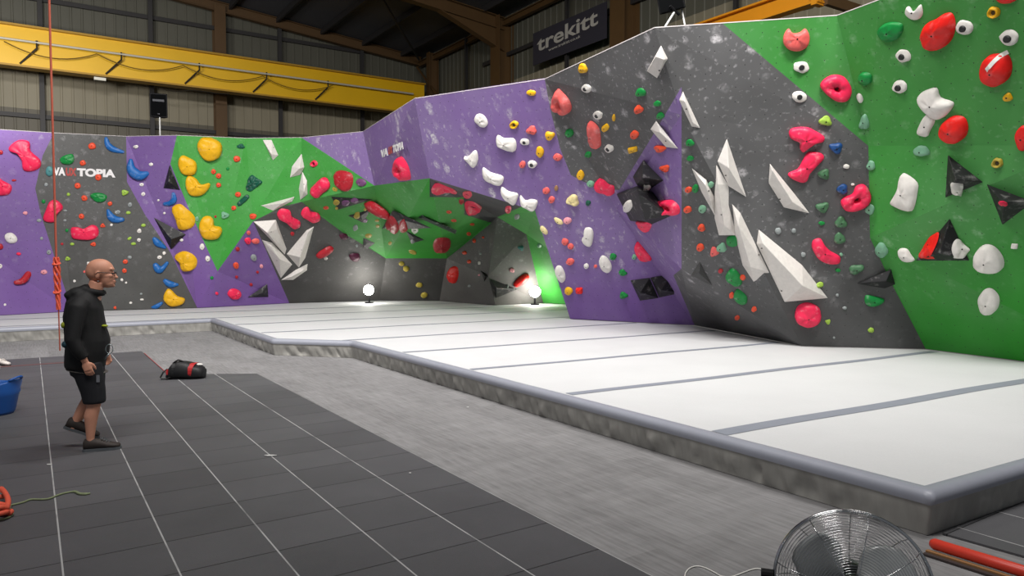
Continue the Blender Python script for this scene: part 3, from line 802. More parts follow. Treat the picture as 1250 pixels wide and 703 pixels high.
# small holds: colour, x, y, rx, ry, angle, kind
SM = '''orange 289,193.8,4.3|260.6,209.6,3.2|266.9,214.7,3.6|266.9,225.8,3.2|291,237.3,3.6|285.7,253.8,3|308.8,264,4.3,3.8|287.8,323.7,3.8|140.4,375.5,2
orange 112.6,178.4,5,4.5|101,198.9,3.8|120.3,216.5,4.2|94.9,226.7,3.9|103.2,241.9,3.9|99.6,264,3.5|134.3,248.4,3
orange 153,319.3,3.4,3|152,330.3,3|114,298,3.6,2.6,0,wedge|125.5,275.3,3.2,2.6,0,wedge
orange 780.4,133.2,5.5,5,0,wedge|775,163.8,5.3,5.3|806.9,181.3,6.5,4.5,0,wedge|812.5,205.2,5.5,4.5,0,wedge|841,231,4.3,3.8|839.8,255.2,5,4.5|856.9,277.5,5,4,30,wedge|855.3,301.2,4.8
orange 907,338.3,3.5|893.5,360,3.2,4|920.9,377,3.4|900,387.3,3.2|398,253.5,3.5,2.2
orange 547.9,258.5,3.5,2|554,269,3.6,1.9|576.4,273.7,3,1.6|572.3,285.3,3,2.5|579.3,293.8,2,2.8|567.3,308.6,3,2.5|573,319.3,2.5|590,289.7,1.5
dred 263,264.3,1.6|290,303.8,2.8|288.8,338,2|314.3,332,1.8|306.4,347.2,2|75.7,297.8,1.8|1,186,3|17,220,3.2,1.6|0,301,4|356.9,285,2.6|880,330.3,3
dred 563.5,245.5,3.5
salmon 303.4,283.9,2.6|311.8,293.8,5,3.2,-10|103,331.6,1.6|649.3,158.4,6.5,5,0,wedge|681,191.3,6,4.2,10|638,200.4,3.8,4.5,10|667.2,232.3,5,4|673.7,243.2,4,4.5|690,294.6,4.5,4,30|697,300.2,4,3.4,30|696.3,318.8,5,4.4|872.4,307,5.2,5.5,0,wedge|727.2,324.7,2.1
lred 707.3,354.2,4.6,4,0,square
pink 302.4,293.4,4.2|264.5,358,2|1044,240,0|23,309.8,3.2,2
pinkw 319,324.7,2.4|53.8,332,4.2,3|31,260,3.2,2.4|693,268.7,5,4.2|624.9,329.5,3,3|585,335.5,1.3
white 246.6,301,3.3,4|253.6,315.7,3.3,3.9|166.2,179,2.9,2.4|184.5,200.6,2.7,2.2|173,225.3,2.9,2.4|175,236.8,2.7|193.5,244.4,1.4|200.8,260,1.6|200.4,309,2.4|194.8,314,3.1,2.4|170,281.9,3|169.5,292.8,2.5
white 173.3,365.5,2.6,1.3|159.6,369.5,2,1.5|222,293,2|143.4,259,3.4,2.4|148.8,341.6,2|108.6,321.7,3,2.6,0,square|91,343,1.8|6,372,1.6|0,325,3|136,274.5,1.8|585.5,321,1.6,2.2,0,square|716,324.4,3.3
white 1033,203,4,3|1168,229,9,6.5,8,square|1238.6,300,5,3.6,5,square|397.6,315,2.4,2|154,345,1.4|1041,225,2.5,1.6|767.6,251,4.5,8,12|790,228,5,2.4,0|1050,119,3.4,6.5,-20
lime 152.4,235,4.6,3.6,0,wedge|156.6,259.5,3.1,2.2|175,275,3.2,2|158,291,2.8,2,-30|163,297.4,3.4,2|82.7,315.7,3.4,2.6,0,wedge|88.2,297.8,2.8,2|1000.8,347,4.5,3.4|1010.5,392.4,3.4,3,0,wedge|1063,402.7,4,3|1007.6,147.4,8,6,5,wedge|83.6,237.3,2.2
grey 158.7,250,3|144,258.6,3.5,2.4|158.4,314,2.8,2.2|79.3,269,2.2,1.6|47.8,269,3.2,2.2|50.8,291,2.2|59.8,307.8,3.2|56.3,225.3,2.6|172.3,358.6,1.8,1.4|79.7,257,2.4,1.4|309.4,314,4,4|503.5,294.9,2.6|435.5,299.8,1.6|573,348.9,2,1.5|619.6,349.5,1.2,2.4|631.5,263.7,3.6,3|586.6,309.7,1.6|433.9,277.9,3.2,4,20|1031,375.7,3,2|949.8,281.4,4.2|969,281.4,3|278,336,0|980.5,310.5,3|1018,412,1.6|1022,360,2
green 53.2,245.8,2.8|81.7,281,2.2|278,206,2.1|258.6,339,2.2|782.8,114,6.3,6,0,jug|803.3,127,4.5,4.2,0,jug|806.7,142,4.9,4.6,0,jug|842.8,174.8,5.4,4.6,0,jug|695.4,161.8,5.5,5.2|718.6,188,4,4|843,193.8,4.4,3.6,0,jug|849.3,229.7,4,5.4|748.5,312.8,4.4,4|760.4,332,5,3.8,15,wedge|761.4,360,5,4,10,wedge
green 1003,272.3,4,2.6|1022.7,329.5,3.5,2.4|1057,95.5,8.5,8.5
dgreen 294,178.4,5,2.8,0,wedge|718,247.5,3.5
pgreen 274.5,262.4,4.8,4,0,wedge|721.4,223.8,5,3.8,10|868.2,225,3.6,4|857.9,254.6,4.8,5|881.5,301.9,6,5.4,0,wedge|774.4,313.4,3,3.6|659,299,3.2,3|1056,148,7.5,10,0,drop|1125.8,185.8,10,7.5,0,jug|1064,201.7,5,6|1063,255,5,7|1077,304.6,7,9.5,-25|240.6,267,2.6,3.4|1026.8,310.5,2.2
teal 60.6,209,5,6.5,10|199,247,0|635.6,302.4,3.6,3,0,wedge
mottled 1006,212,7,6.5,0,wedge|1026.8,270.8,7.5,7,0,wedge|1024.7,290.5,7.6,6.8,0,wedge|1044.9,328,9.5,5.6,-20,wedge|1004.2,252.4,8,6.2,-20,wedge
navy 1020.4,180.4,8,7,0,wedge|1028.6,230.4,7,6.4,0,wedge
purple 441.6,222.3,6.5,5,15|422,247.8,5,3.5|432.8,245,5,3.5|446,269,3,2.5
maroon 419.5,288,6,3.6,10|433,313,7,4.6
khaki 409,231,3.6,2.6,30|410.6,247,4,3.6|411,254,2|435.5,263.5,4,3.8|445.8,255.6,2,1.8|460.4,269,2.8,1.6|461,276,2.6,2|449.8,287.5,4.6,2.6|476.3,296.8,2.3|490.2,321.3,3.6,2.6,10|495.8,327.3,4.3,3.2,15|503.5,307.4,5.5,2.6,20|511.9,347.3,4.2,2.9|517.9,359.8,4.2,3.3
yellow 648.7,113.7,6,4,10,jug|627.8,151.6,5.6,4.8,0,ring|671.5,164.9,6,5.4,0,wedge|659.4,185.2,5,6.8,-10|708.8,213.3,4.9,6.2|694.4,354.6,5.4,4.6,20|712.2,83.2,5.2,6.2,0,wedge|749.6,143.5,1.9,4.4,0|739.6,155.5,4,5.4,35|773.2,182.3,6,4,-15,square|1214,14.6,8.4,7.4,0,ring|1231,117.8,8,5.6,5,drop
cream 699.6,243.8,8,6.4,15,wedge|682,269.3,6.8,2.8,35|664.4,280.7,6.8,2.8,45
brown 679.2,229.4,2.6,3.6
khaki 1218.5,198.6,7,6.4,0,ring
pink 383.6,199.7,4.2,4.2,0,ring|542,227.9,16.5,5,3,ring|570.8,237.3,6.3,4.8,10,ring|577.6,251.8,10.3,9.5,0,ring|620.6,255.2,4.2,4.6,0,ring|1224,247.8,6,3,10
white 506.5,280.8,4.4,4,0,ring
eye 640.8,172.8,6,4.5|650,200,6,4.6|716.2,107.6,6,5.6|730.4,140,5.8,5.1|744,180.6,5.8,4.9|978,82,10.2,7.5|975.6,117.8,10.4,7.5|1103.3,67.8,9.5,8|1099,105.5,9.5,8|1178,33.3,11,9|1232.8,45.3,12,10'''
KN = {'': 'round', 'round': 'round', 'wedge': 'angular', 'jug': 'jug-shaped', 'square': 'square', 'drop': 'pointed', 'ring': 'ring-shaped'}
for ln in SM.split('\n'):
    c, rest = ln.split(' ', 1)
    for it in rest.split('|'):
        q = it.split(','); x, y, rx = map(float, q[:3])
        if rx <= 0: continue
        ry = float(q[3]) if len(q) > 3 else rx; an = float(q[4]) if len(q) > 4 else 0; kd = q[5] if len(q) > 5 else 'round'
        sd += 1; n = 22 if rx > 6 else (16 if rx > 3.5 else 12)
        col = 'white' if c == 'eye' else c
        if c == 'eye': ol = ell(x, y, rx, ry, 8, 20, 0.18, sd)
        else: ol = ell(x, y, rx, ry, an, n, 0.2, sd, kd)
        kw = dict(h=0.75 if kd != 'ring' else 0.8, lump=0.12 if kd in ('wedge', 'square') else 0.05, seed=sd, smooth=kd not in ('square',))
        if kd == 'ring': kw['pocket'] = 0.6; kw['h'] = .4 if region_of(x, y) in ('green cave roof', 'charcoal cave roof patch') else .65
        if region_of(x, y) in ('green cave roof', 'charcoal cave roof patch') and kd != 'ring': kw['h'] = .5
        if c == 'eye': kw['insert'] = 0.5; kw['h'] = 0.5
        o = dome(x, y, ol, col, **kw)
        if o is None: continue
        ratio = max(rx, ry) / min(rx, ry)
        shp = 'black-centred' if c == 'eye' else (KN[kd] if kd != 'round' else ('round' if ratio < 1.35 else 'oval'))
        size = 'tiny' if rx < 2.5 else 'small' if rx < 6 else 'medium'
        HOLDS.append(dict(o=o, x=x, y=y, big=False, col=CNAME.get(col, col), shp=shp, size=size, vol=False))
# ---- labels: every hold is told apart by its look and by the large hold beside it
def direc(dx, dy):
    a = math.degrees(math.atan2(-dy, dx)) % 360
    return ['right of', 'up and right of', 'above', 'up and left of', 'left of', 'down and left of', 'below', 'down and right of'][int((a + 22.5) // 45) % 8]
bigs = [h for h in HOLDS if h['big']]
used = set()
for h in bigs:
    rg = region_of(h['x'], h['y'])
    kind = 'faceted ' if h['vol'] else ''
    L = f"{kind}{h['short']} on the {rg}"
    if L in used: print('DUP BIG', L)
    used.add(L); h['label'] = L
ORD = ['', 'second closest ', 'third closest ', 'fourth closest ', 'fifth closest ']
smalls = [h for h in HOLDS if not h['big']]
for h in smalls:
    nb = sorted(bigs, key=lambda b: (b['x'] - h['x']) ** 2 + (b['y'] - h['y']) ** 2)[:6]
    best = None
    for b in nb:
        dr = direc(h['x'] - b['x'], h['y'] - b['y'])
        d0 = math.hypot(h['x'] - b['x'], h['y'] - b['y'])
        rk = sum(1 for g in smalls if g is not h and g['col'] == h['col'] and g['shp'] == h['shp'] and g['size'] == h['size']
                 and direc(g['x'] - b['x'], g['y'] - b['y']) == dr and math.hypot(g['x'] - b['x'], g['y'] - b['y']) < d0)
        if rk < 5 and (best is None or rk < best[0]): best = (rk, b, dr)
        if rk == 0: break
    rk, b, dr = best
    L = f"{h['size']} {h['col']} {h['shp']} hold, {ORD[rk]}{dr} the {b['short']}"
    w = L.replace(',', '').replace('-', ' ').split()
    if len(w) > 16: L = L.replace(' closest', '-closest').replace(f"{h['size']} ", '', 1)
    if L in used: print('DUP SMALL', L)
    used.add(L); h['label'] = L
for h in HOLDS:
    tag(h['o'], h['label'], 'climbing volume' if h['vol'] else 'climbing hold')
    h['o']['group'] = ('climbing volumes' if h['vol'] else 'climbing holds') + ' on the ' + region_of(h['x'], h['y'])
print('HOLDS', len(HOLDS))
# ------------------------------------------------------------------ floor
def st(o): o['kind'] = 'structure'; return o
UW = 14.6; VW = 29.2           # right and far walls of the hall
def floor_mat():
    m, nt, b = newmat('carpet_plank_floor'); co = coord(nt)
    p = mapping(nt, co, (2.0, 1.0, 1))
    br = nt.nodes.new('ShaderNodeTexBrick'); nt.links.new(mapping(nt, co, (1, 1, 1), rot=(0, 0, R(90))), br.inputs['Vector'])
    br.inputs['Scale'].default_value = 1.0; br.inputs['Brick Width'].default_value = 1.0; br.inputs['Row Height'].default_value = 0.25
    br.inputs['Mortar Size'].default_value = 0.0; br.inputs['Color1'].default_value = (0, 0, 0, 1); br.inputs['Color2'].default_value = (1, 1, 1, 1)
    st1 = noise_(nt, mapping(nt, co, (40, 2.6, 1)), 1.0, 4, 0.65)
    st2 = noise_(nt, mapping(nt, co, (2.2, 7, 1), loc=(3, 9, 0)), 1.0, 4, 0.6)
    big = noise_(nt, co, 0.5, 3)
    f = math_(nt, 'ADD', math_(nt, 'MULTIPLY', ramp(nt, st1, 0.25, 0.75), 0.42), math_(nt, 'MULTIPLY', st2, 0.33))
    f = math_(nt, 'ADD', f, math_(nt, 'MULTIPLY', big, 0.2))
    f = math_(nt, 'ADD', f, math_(nt, 'MULTIPLY', br.outputs['Color'], 0.14), True)
    nt.links.new(mix(nt, f, lin((74, 73, 73)), lin((160, 159, 160))), b.inputs['Base Color'])
    b.inputs['Roughness'].default_value = 0.75; b.inputs['Specular IOR Level'].default_value = 0.25
    bump(nt, b, st1, 0.25, 0.004); return m
def tile_mat():
    m, nt, b = newmat('black_rubber_tile'); co = coord(nt)
    T = 0.519
    sep = nt.nodes.new('ShaderNodeSeparateXYZ'); nt.links.new(co, sep.inputs[0])
    u = math_(nt, 'DIVIDE', math_(nt, 'SUBTRACT', sep.outputs[0], 0.112), T); v = math_(nt, 'DIVIDE', math_(nt, 'SUBTRACT', sep.outputs[1], 3.66), 0.5)
    du = math_(nt, 'MULTIPLY', math_(nt, 'SUBTRACT', 0.5, math_(nt, 'ABSOLUTE', math_(nt, 'SUBTRACT', math_(nt, 'FRACT', u), 0.5))), T)
    dv = math_(nt, 'MULTIPLY', math_(nt, 'SUBTRACT', 0.5, math_(nt, 'ABSOLUTE', math_(nt, 'SUBTRACT', math_(nt, 'FRACT', v), 0.5))), 0.5)
    cb = nt.nodes.new('ShaderNodeCombineXYZ'); nt.links.new(math_(nt, 'FLOOR', u), cb.inputs[0]); nt.links.new(math_(nt, 'FLOOR', v), cb.inputs[1])
    wn = nt.nodes.new('ShaderNodeTexWhiteNoise'); nt.links.new(cb.outputs[0], wn.inputs[0])
    f = math_(nt, 'ADD', math_(nt, 'MULTIPLY', wn.outputs[0], 0.28), math_(nt, 'MULTIPLY', noise_(nt, co, 1.3, 5, 0.6), 0.5))
    f = math_(nt, 'ADD', f, math_(nt, 'MULTIPLY', noise_(nt, co, 120, 2), 0.25), True)
    col = mix(nt, f, lin((66, 66, 68)), lin((100, 100, 103)))
    col = mix(nt, math_(nt, 'LESS_THAN', dv, 0.004), col, lin((28, 28, 29)))
    wm = math_(nt, 'MULTIPLY', math_(nt, 'LESS_THAN', du, 0.0045), ramp(nt, noise_(nt, co, 3, 2), 0.2, 0.5))
    col = mix(nt, wm, col, lin((172, 172, 172)))
    nt.links.new(col, b.inputs['Base Color'])
    b.inputs['Roughness'].default_value = 0.6; b.inputs['Specular IOR Level'].default_value = 0.3
    bump(nt, b, noise_(nt, co, 220, 2), 0.3, 0.003); return m
def flat_uv(name, poly_uv, z, mat, thick=0.0, parent=None):
    """flat polygon given in building axes, object turned to the building's heading"""
    vs = [(u, v, z) for u, v in poly_uv]; n = len(vs); fs = [tuple(range(n))]
    if thick:
        vs += [(u, v, z - thick) for u, v in poly_uv]; fs += [tuple(reversed(range(n, 2 * n)))] + [(i, n + i, n + (i + 1) % n, (i + 1) % n) for i in range(n)]
    me = bpy.data.meshes.new(name); me.from_pydata(vs, [], fs); me.materials.append(mat)
    bm = bmesh.new(); bm.from_mesh(me); bmesh.ops.recalc_face_normals(bm, faces=bm.faces)
    if not thick and bm.faces[0].normal.z < 0: bmesh.ops.reverse_faces(bm, faces=bm.faces)
    bm.to_mesh(me); bm.free()
    o = bpy.data.objects.new(name, me); o.rotation_euler = (0, 0, TH); link(o, parent); return o
st(flat_uv('floor', [(-22, -8), (UW, -8), (UW, VW), (-22, VW)], 0.0, floor_mat()))
def uvp(px, py, z=0.0): return to_uv(at_z(px, py, z))
a = uvp(46, 433.2); b_ = uvp(174, 429.3); c_ = uvp(205, 457.5); d_ = uvp(313.6, 457); 
TM = tile_mat()
tl = flat_uv('floor_tiling', [(-20, a[1]), (b_[0] - .02, b_[1]), (c_[0], c_[1]), (d_[0], d_[1]), (2.71, 2.0), (2.71, -7.5), (-20, -7.5)], 0.012, TM, 0.011)
st(tl)
# dark tiled floor on the far side of the red pole
e1 = to_uv(at_z(1136, 656, 0)); 
tl2 = flat_uv('floor_tiling', [(e1[0] + .1, e1[1] - .02), (UW - .1, e1[1] - .02), (UW - .1, e1[1] - 4), (e1[0] + .55, e1[1] - 4), (e1[0] + .16, e1[1] - 1.0)], 0.014, TM, 0.012); st(tl2)
tape = plain('red_floor_tape', (128, 62, 60), 0.7)
t1 = uvp(0, 449); t2 = uvp(86, 442)
o = flat_uv('floor_tape', [(t1[0] - 1, t1[1] - .05), (t2[0] + .6, t1[1] - .05), (t2[0] + .6, t1[1] + .05), (t1[0] - 1, t1[1] + .05)], 0.0165, plain('faded_red_tape', (104, 72, 72), 0.7), 0.003)
tag(o, 'faded red tape line across the dark tiles behind the man', 'floor tape')
p, q = at_z(176, 431, 0.02), at_z(205, 456.5, 0.02); m = MB(); dd = (q - p); sd_ = Vector((dd.y, -dd.x, 0)).normalized()
m.box((p + q) / 2, dd / 2, sd_ * 0.006, Vector((0, 0, 0.003)))
o = m.build('floor_tape', plain('red_edge_tape', (150, 72, 72), 0.6)); tag(o, 'thin red tape on the tile edge leading to the black bag', 'floor tape')
# ------------------------------------------------------------------ landing mat
def vec2(p): return Vector((p.x, p.y, 0))
A_ = at_z(257, 389.3, MH); A0 = A_ - NU * 9; Bm = at_z(331.7, 414.2, MH); Cm = at_z(428.4, 417.1, MH); Em = at_z(1138, 603, MH); DS = (at_z(1250, 465, MH) - at_z(880, 528.5, MH)).normalized(); E2 = Em + DS * 4.6
edge = [vec2(x) for x in (A0, A_, Bm, Cm, Em, E2)]
back = []
bn = ['B5', 'B4', 'B3', 'B2', 'B1']
for n in bn: back.append(vec2(V[n][2]))
hx = vec2(V['HX'][2]); back += [hx] + [vec2(V[n][2]) for n in ('Bi', 'Bh', 'Bg', 'Bf', 'Be', 'Bd', 'Bc', 'Bb', 'BL')]
def out_of(p, k=-0.012): return p + p.normalized() * k
poly = edge + [vec2(V['B5'][2]) - NU * 0.02] + [out_of(p) for p in back[1:]]
def mat_top():
    m, nt, b = newmat('white_mat_cover'); co = coord(nt)
    f = math_(nt, 'ADD', math_(nt, 'MULTIPLY', noise_(nt, co, 1.1, 4), 0.6), math_(nt, 'MULTIPLY', noise_(nt, co, 60, 2), 0.4))
    nt.links.new(mix(nt, f, lin((192, 193, 194)), lin((216, 217, 218))), b.inputs['Base Color'])
    b.inputs['Roughness'].default_value = 0.7; b.inputs['Specular IOR Level'].default_value = 0.3
    return m
lm = empty('landing_mat', Vector((1.0, 9.0, 0)), 'wide white bouldering mat with grey seam strips and a padded grey edge', 'crash mat')
def in2(p, pl): return in_poly(p[0], p[1], pl)
W0 = Vector(lm['_w'])
# top surface: polygon pulled in from the padded edge
def offset_line(pts, k):
    out = []
    for i, p in enumerate(pts):
        d1 = (p - pts[i - 1]).normalized() if i else None; d2 = (pts[i + 1] - p).normalized() if i < len(pts) - 1 else None
        n1 = Vector((-d1.y, d1.x, 0)) if d1 else None; n2 = Vector((-d2.y, d2.x, 0)) if d2 else None
        if n1 is None: nn = n2
        elif n2 is None: nn = n1
        else: nn = (n1 + n2).normalized(); nn = nn / max(0.4, nn.dot(n1))
        out.append(p + nn * k)
    return out
sgn = 1 if (offset_line(edge, 1)[4] - Vector((0, 12, 0))).length < (edge[4] - Vector((0, 12, 0))).length else -1
ins = offset_line(edge, 0.10 * sgn)
top = ins + poly[len(edge):]
vs = [p + Vector((0, 0, MH)) for p in top]; fs = tessellate_polygon([vs])
fs2 = []
for f in fs:
    nn = (vs[f[1]] - vs[f[0]]).cross(vs[f[2]] - vs[f[0]])
    fs2.append(tuple(f) if nn.z > 0 else tuple(reversed(f)))
obj('mat_surface', vs, fs2, mat_top(), lm)['label'] = 'white vinyl mat surface'
# seam strips, laid side by side across the mat
STM = plain('grey_seam_tape', (136, 141, 152), 0.6)
topxy = [(p.x, p.y) for p in top]
dsn = Vector((-DS.y, DS.x, 0)); s0 = at_z(880, 528.5, MH); s0.z = 0
for k in range(0, 9):
    seg = []; u = -16.0; step = 0.03; cur = None; base = s0 + dsn * (1.965 * k)
    while u < 14:
        w = base + DS * u
        inside = in_poly(w.x, w.y, topxy)
        if inside and cur is None: cur = u
        if not inside and cur is not None: seg.append((cur, u)); cur = None
        u += step
    if cur is not None: seg.append((cur, u))
    for (u0, u1) in seg:
        u0 += .02; u1 -= .07
        if u1 - u0 < 0.3: continue
        m = MB(); nS = max(2, int((u1 - u0) / 0.3))
        wd = (.085, .065, .055, .05)[min(k, 3)]
        for i in range(nS + 1):
            uu = u0 + (u1 - u0) * i / nS; wv = 0.012 * math.sin(uu * 2.1 + k)
            for q in (-wd, wd):
                p = base + DS * uu + dsn * (wv + q); m.v.append(Vector((p.x, p.y, MH + .0035)))
        m.f = [(2 * i, 2 * i + 2, 2 * i + 3, 2 * i + 1) for i in range(nS)]
        m.build('seam_strip', STM, lm)
# padded edge and pleated skirt
def sweep(name, prof, mat, wavy=0.0, seg=0.05, smooth=True, label=None):
    pts = []; 
    for i in range(len(edge) - 1):
        a, b = edge[i], edge[i + 1]; n = max(2, int((b - a).length / seg))
        for j in range(n): pts.append(('c' if j == 0 else 's', i, j / n))
    pts.append(('c', len(edge) - 2, 1.0))
    offs = {k: offset_line(edge, k * sgn) for k in set(round(p[0], 4) for p in prof)}
    m = MB(); P = len(prof); dist = 0
    for (t, i, f) in pts:
        base = edge[i] * (1 - f) + edge[i + 1] * f
        for (k, z) in prof:
            o_ = offs[round(k, 4)]; q = o_[i] * (1 - f) + o_[i + 1] * f
            w = 0
            if wavy and f > 0 and f < 1:
                amp = wavy * (math.sin(math.pi * min(1, max(0, (MH - .1 - z) / (MH - .1)))) if z < MH - .1 else 0) * min(1, f * 12, (1 - f) * 12)
                d = (edge[i + 1] - edge[i]).normalized(); nrm = Vector((-d.y, d.x, 0)) * sgn
                s = (base - edge[0]).length
                w = amp * (noise.noise(Vector((base.x * 6.5, base.y * 6.5, z * 1.5))) * .7 + 0.55 * noise.noise(Vector((base.x * 17 + z * 7, base.y * 17, 4))))
                q = q + nrm * w
            m.v.append(Vector((q.x, q.y, z)))
    for a in range(len(pts) - 1):
        for k in range(P - 1):
            m.f.append((a * P + k, a * P + k + 1, (a + 1) * P + k + 1, (a + 1) * P + k))
    o = m.build(name, mat, lm, smooth)
    bm = bmesh.new(); bm.from_mesh(o.data)
    bm.faces.ensure_lookup_table()
    c = bm.faces[len(bm.faces) // 2]
    if c.normal.z < 0 or (abs(c.normal.z) < .2 and c.normal.y > 0): bmesh.ops.reverse_faces(bm, faces=bm.faces)
    bm.to_mesh(o.data); bm.free()
    if label: o['label'] = label
    return o
sweep('edge_padding', [(0.112, MH + 0.002), (0.10, MH + 0.008), (0.06, MH + 0.010), (0.03, MH + 0.004), (0.012, MH - 0.010), (0.0, MH - 0.03), (0.0, MH - 0.055), (0.006, MH - 0.075)],
      plain('blue_grey_vinyl', (150, 153, 164), 0.42, vary=0.06), 0.004, label='rounded blue grey padded edge')
def skirt_mat():
    m, nt, b = newmat('grey_fabric_skirt'); co = coord(nt)
    f = math_(nt, 'ADD', math_(nt, 'MULTIPLY', noise_(nt, mapping(nt, co, (9, 9, 0.7)), 1.0, 4), 0.6), math_(nt, 'MULTIPLY', noise_(nt, co, 3, 3), 0.4))
    nt.links.new(mix(nt, f, lin((104, 102, 98)), lin((184, 182, 176))), b.inputs['Base Color'])
    b.inputs['Roughness'].default_value = 0.8; return m
sweep('skirt', [(0.006, MH - 0.075), (0.014, MH - 0.085), (0.016, MH - 0.11), (0.022, MH - 0.15), (0.034, MH - 0.20), (0.044, 0.035), (0.048, 0.004)], skirt_mat(), 0.075, 0.025, label='pleated grey fabric skirt')
# ------------------------------------------------------------------ hall shell
def clad_mat():
    m, nt, b = newmat('old_steel_cladding'); co = coord(nt, 'Generated'); ob = coord(nt)
    sep = nt.nodes.new('ShaderNodeSeparateXYZ'); nt.links.new(ob, sep.inputs[0])
    g = nt.nodes.new('ShaderNodeNewGeometry'); sp = nt.nodes.new('ShaderNodeSeparateXYZ'); nt.links.new(g.outputs['Position'], sp.inputs[0])
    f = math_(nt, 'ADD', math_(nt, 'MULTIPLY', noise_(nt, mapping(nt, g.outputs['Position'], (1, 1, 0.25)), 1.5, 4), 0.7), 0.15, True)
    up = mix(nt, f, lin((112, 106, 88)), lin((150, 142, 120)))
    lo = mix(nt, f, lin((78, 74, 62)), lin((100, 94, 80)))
    hi = mix(nt, f, lin((74, 74, 64)), lin((96, 94, 82)))  # upper cladding coloured darker to imitate the dimmer light above the girder
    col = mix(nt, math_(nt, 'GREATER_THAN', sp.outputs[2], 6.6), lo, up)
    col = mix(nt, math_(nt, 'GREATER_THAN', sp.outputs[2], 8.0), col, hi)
    nt.links.new(col, b.inputs['Base Color']); b.inputs['Roughness'].default_value = 0.6; return m
CL = clad_mat()
def ribbed(name, along0, along1, const, axis, z0, z1f, mat, pitch=0.33, normal_sign=-1):
    m = MB(); t = along0
    prof = [(0, 0), (0.24, 0), (0.255, 0.016), (0.31, 0.016), (0.325, 0)]
    X = []
    while t < along1:
        for (o_, h) in prof: X.append((min(t + o_ * pitch / 0.33, along1), h))
        t += pitch
    X.append((along1, 0))
    for (a, h) in X:
        w = (bp(a, const + normal_sign * h) if axis == 'u' else bp(const + normal_sign * h, a))
        m.v += [w + Vector((0, 0, z0)), w + Vector((0, 0, z1f(a)))]
    for i in range(len(X) - 1): m.f.append((2 * i, 2 * i + 2, 2 * i + 3, 2 * i + 1))
    # outer skin so that the wall has thickness
    n0 = len(m.v)
    for (a, h) in (X[0], X[-1]):
        w = (bp(a, const - normal_sign * 0.12) if axis == 'u' else bp(const - normal_sign * 0.12, a))
        m.v += [w + Vector((0, 0, z0)), w + Vector((0, 0, z1f(a)))]
    m.f.append((n0, n0 + 1, n0 + 3, n0 + 2))
    o = m.build(name, mat); return st(o)
ev = on_u(502, 70, UW)          # eaves corner
zE = on_v(502, 70, VW).z; g2 = on_v(270, 5, VW); ug2 = to_uv(g2)[0]
SL = (g2.z - zE) / (UW - ug2)
roofz = lambda u: zE + (UW - u) * SL
print('EAVE', zE, 'slope', SL)
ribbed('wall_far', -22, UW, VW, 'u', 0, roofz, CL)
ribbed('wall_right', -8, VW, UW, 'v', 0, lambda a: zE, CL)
RM = plain('dark_roof_sheet', (78, 78, 82), 0.7)
m = MB()
rv = [bp(-22, -8, roofz(-22)), bp(UW, -8, roofz(UW)), bp(UW, VW, roofz(UW)), bp(-22, VW, roofz(-22))]
m.v = rv + [p + Vector((0, 0, 0.12)) for p in rv]; m.f = [(0, 3, 2, 1), (4, 5, 6, 7), (0, 1, 5, 4), (1, 2, 6, 5), (2, 3, 7, 6), (3, 0, 4, 7)]
st(m.build('ceiling', RM))
BR = plain('brown_painted_steel', (84, 60, 30), 0.6, vary=0.15, scale=3)
DK = plain('dark_steel_rail', (44, 42, 42), 0.6)
def ibeam(m, a, b, hgt, wid, upv=Vector((0, 0, 1))):
    """I section from a to b"""
    d = (b - a); t = d.normalized(); s = t.cross(upv).normalized(); w = s.cross(t)
    c = (a + b) / 2
    m.box(c, d / 2, s * 0.012, w * (hgt / 2)); m.box(c + w * hgt / 2, d / 2, s * wid / 2, w * 0.014); m.box(c - w * hgt / 2, d / 2, s * wid / 2, w * 0.014)
def beam(name, a, b, hgt, wid, mat, up=Vector((0, 0, 1))):
    m = MB(); ibeam(m, a, b, hgt, wid, up); return st(m.build(name, mat))
# purlins under the roof
for k in range(12):
    u = UW - 1.1 - k * 1.75
    if u < -12: break
    m = MB(); a = bp(u, -6, roofz(u) - 0.12); b = bp(u, VW - .1, roofz(u) - 0.12)
    m.box((a + b) / 2, (b - a) / 2, NU * 0.04, Vector((0, 0, 0.11))); st(m.build('roof_purlin', DK))
# gable rafter on the far wall, eaves beam
beam('gable_rafter', bp(-20, VW - .3, roofz(-20) - .22), bp(UW - .2, VW - .3, roofz(UW) - .22), 0.34, 0.22, BR)
beam('eaves_beam', bp(UW - .25, -6, zE - .35), bp(UW - .25, VW - .3, zE - .35), 0.2, 0.16, BR)
# horizontal rails on the walls
zr1 = on_v(150, 152, VW).z; zr2 = on_v(150, 17, VW).z
for z in (zr1, zr2):
    m = MB(); m.box(bp(-5, VW - .09, z), NU * 16.8, NV * 0.05, Vector((0, 0, 0.07))); st(m.build('wall_rail', DK))
zr3 = on_u(575, 87, UW).z
for z in (zr3, zr3 + 2.0):
    m = MB(); m.box(bp(UW - .09, 9, z), NV * 14.8, NU * 0.05, Vector((0, 0, 0.07))); st(m.build('wall_rail', DK))
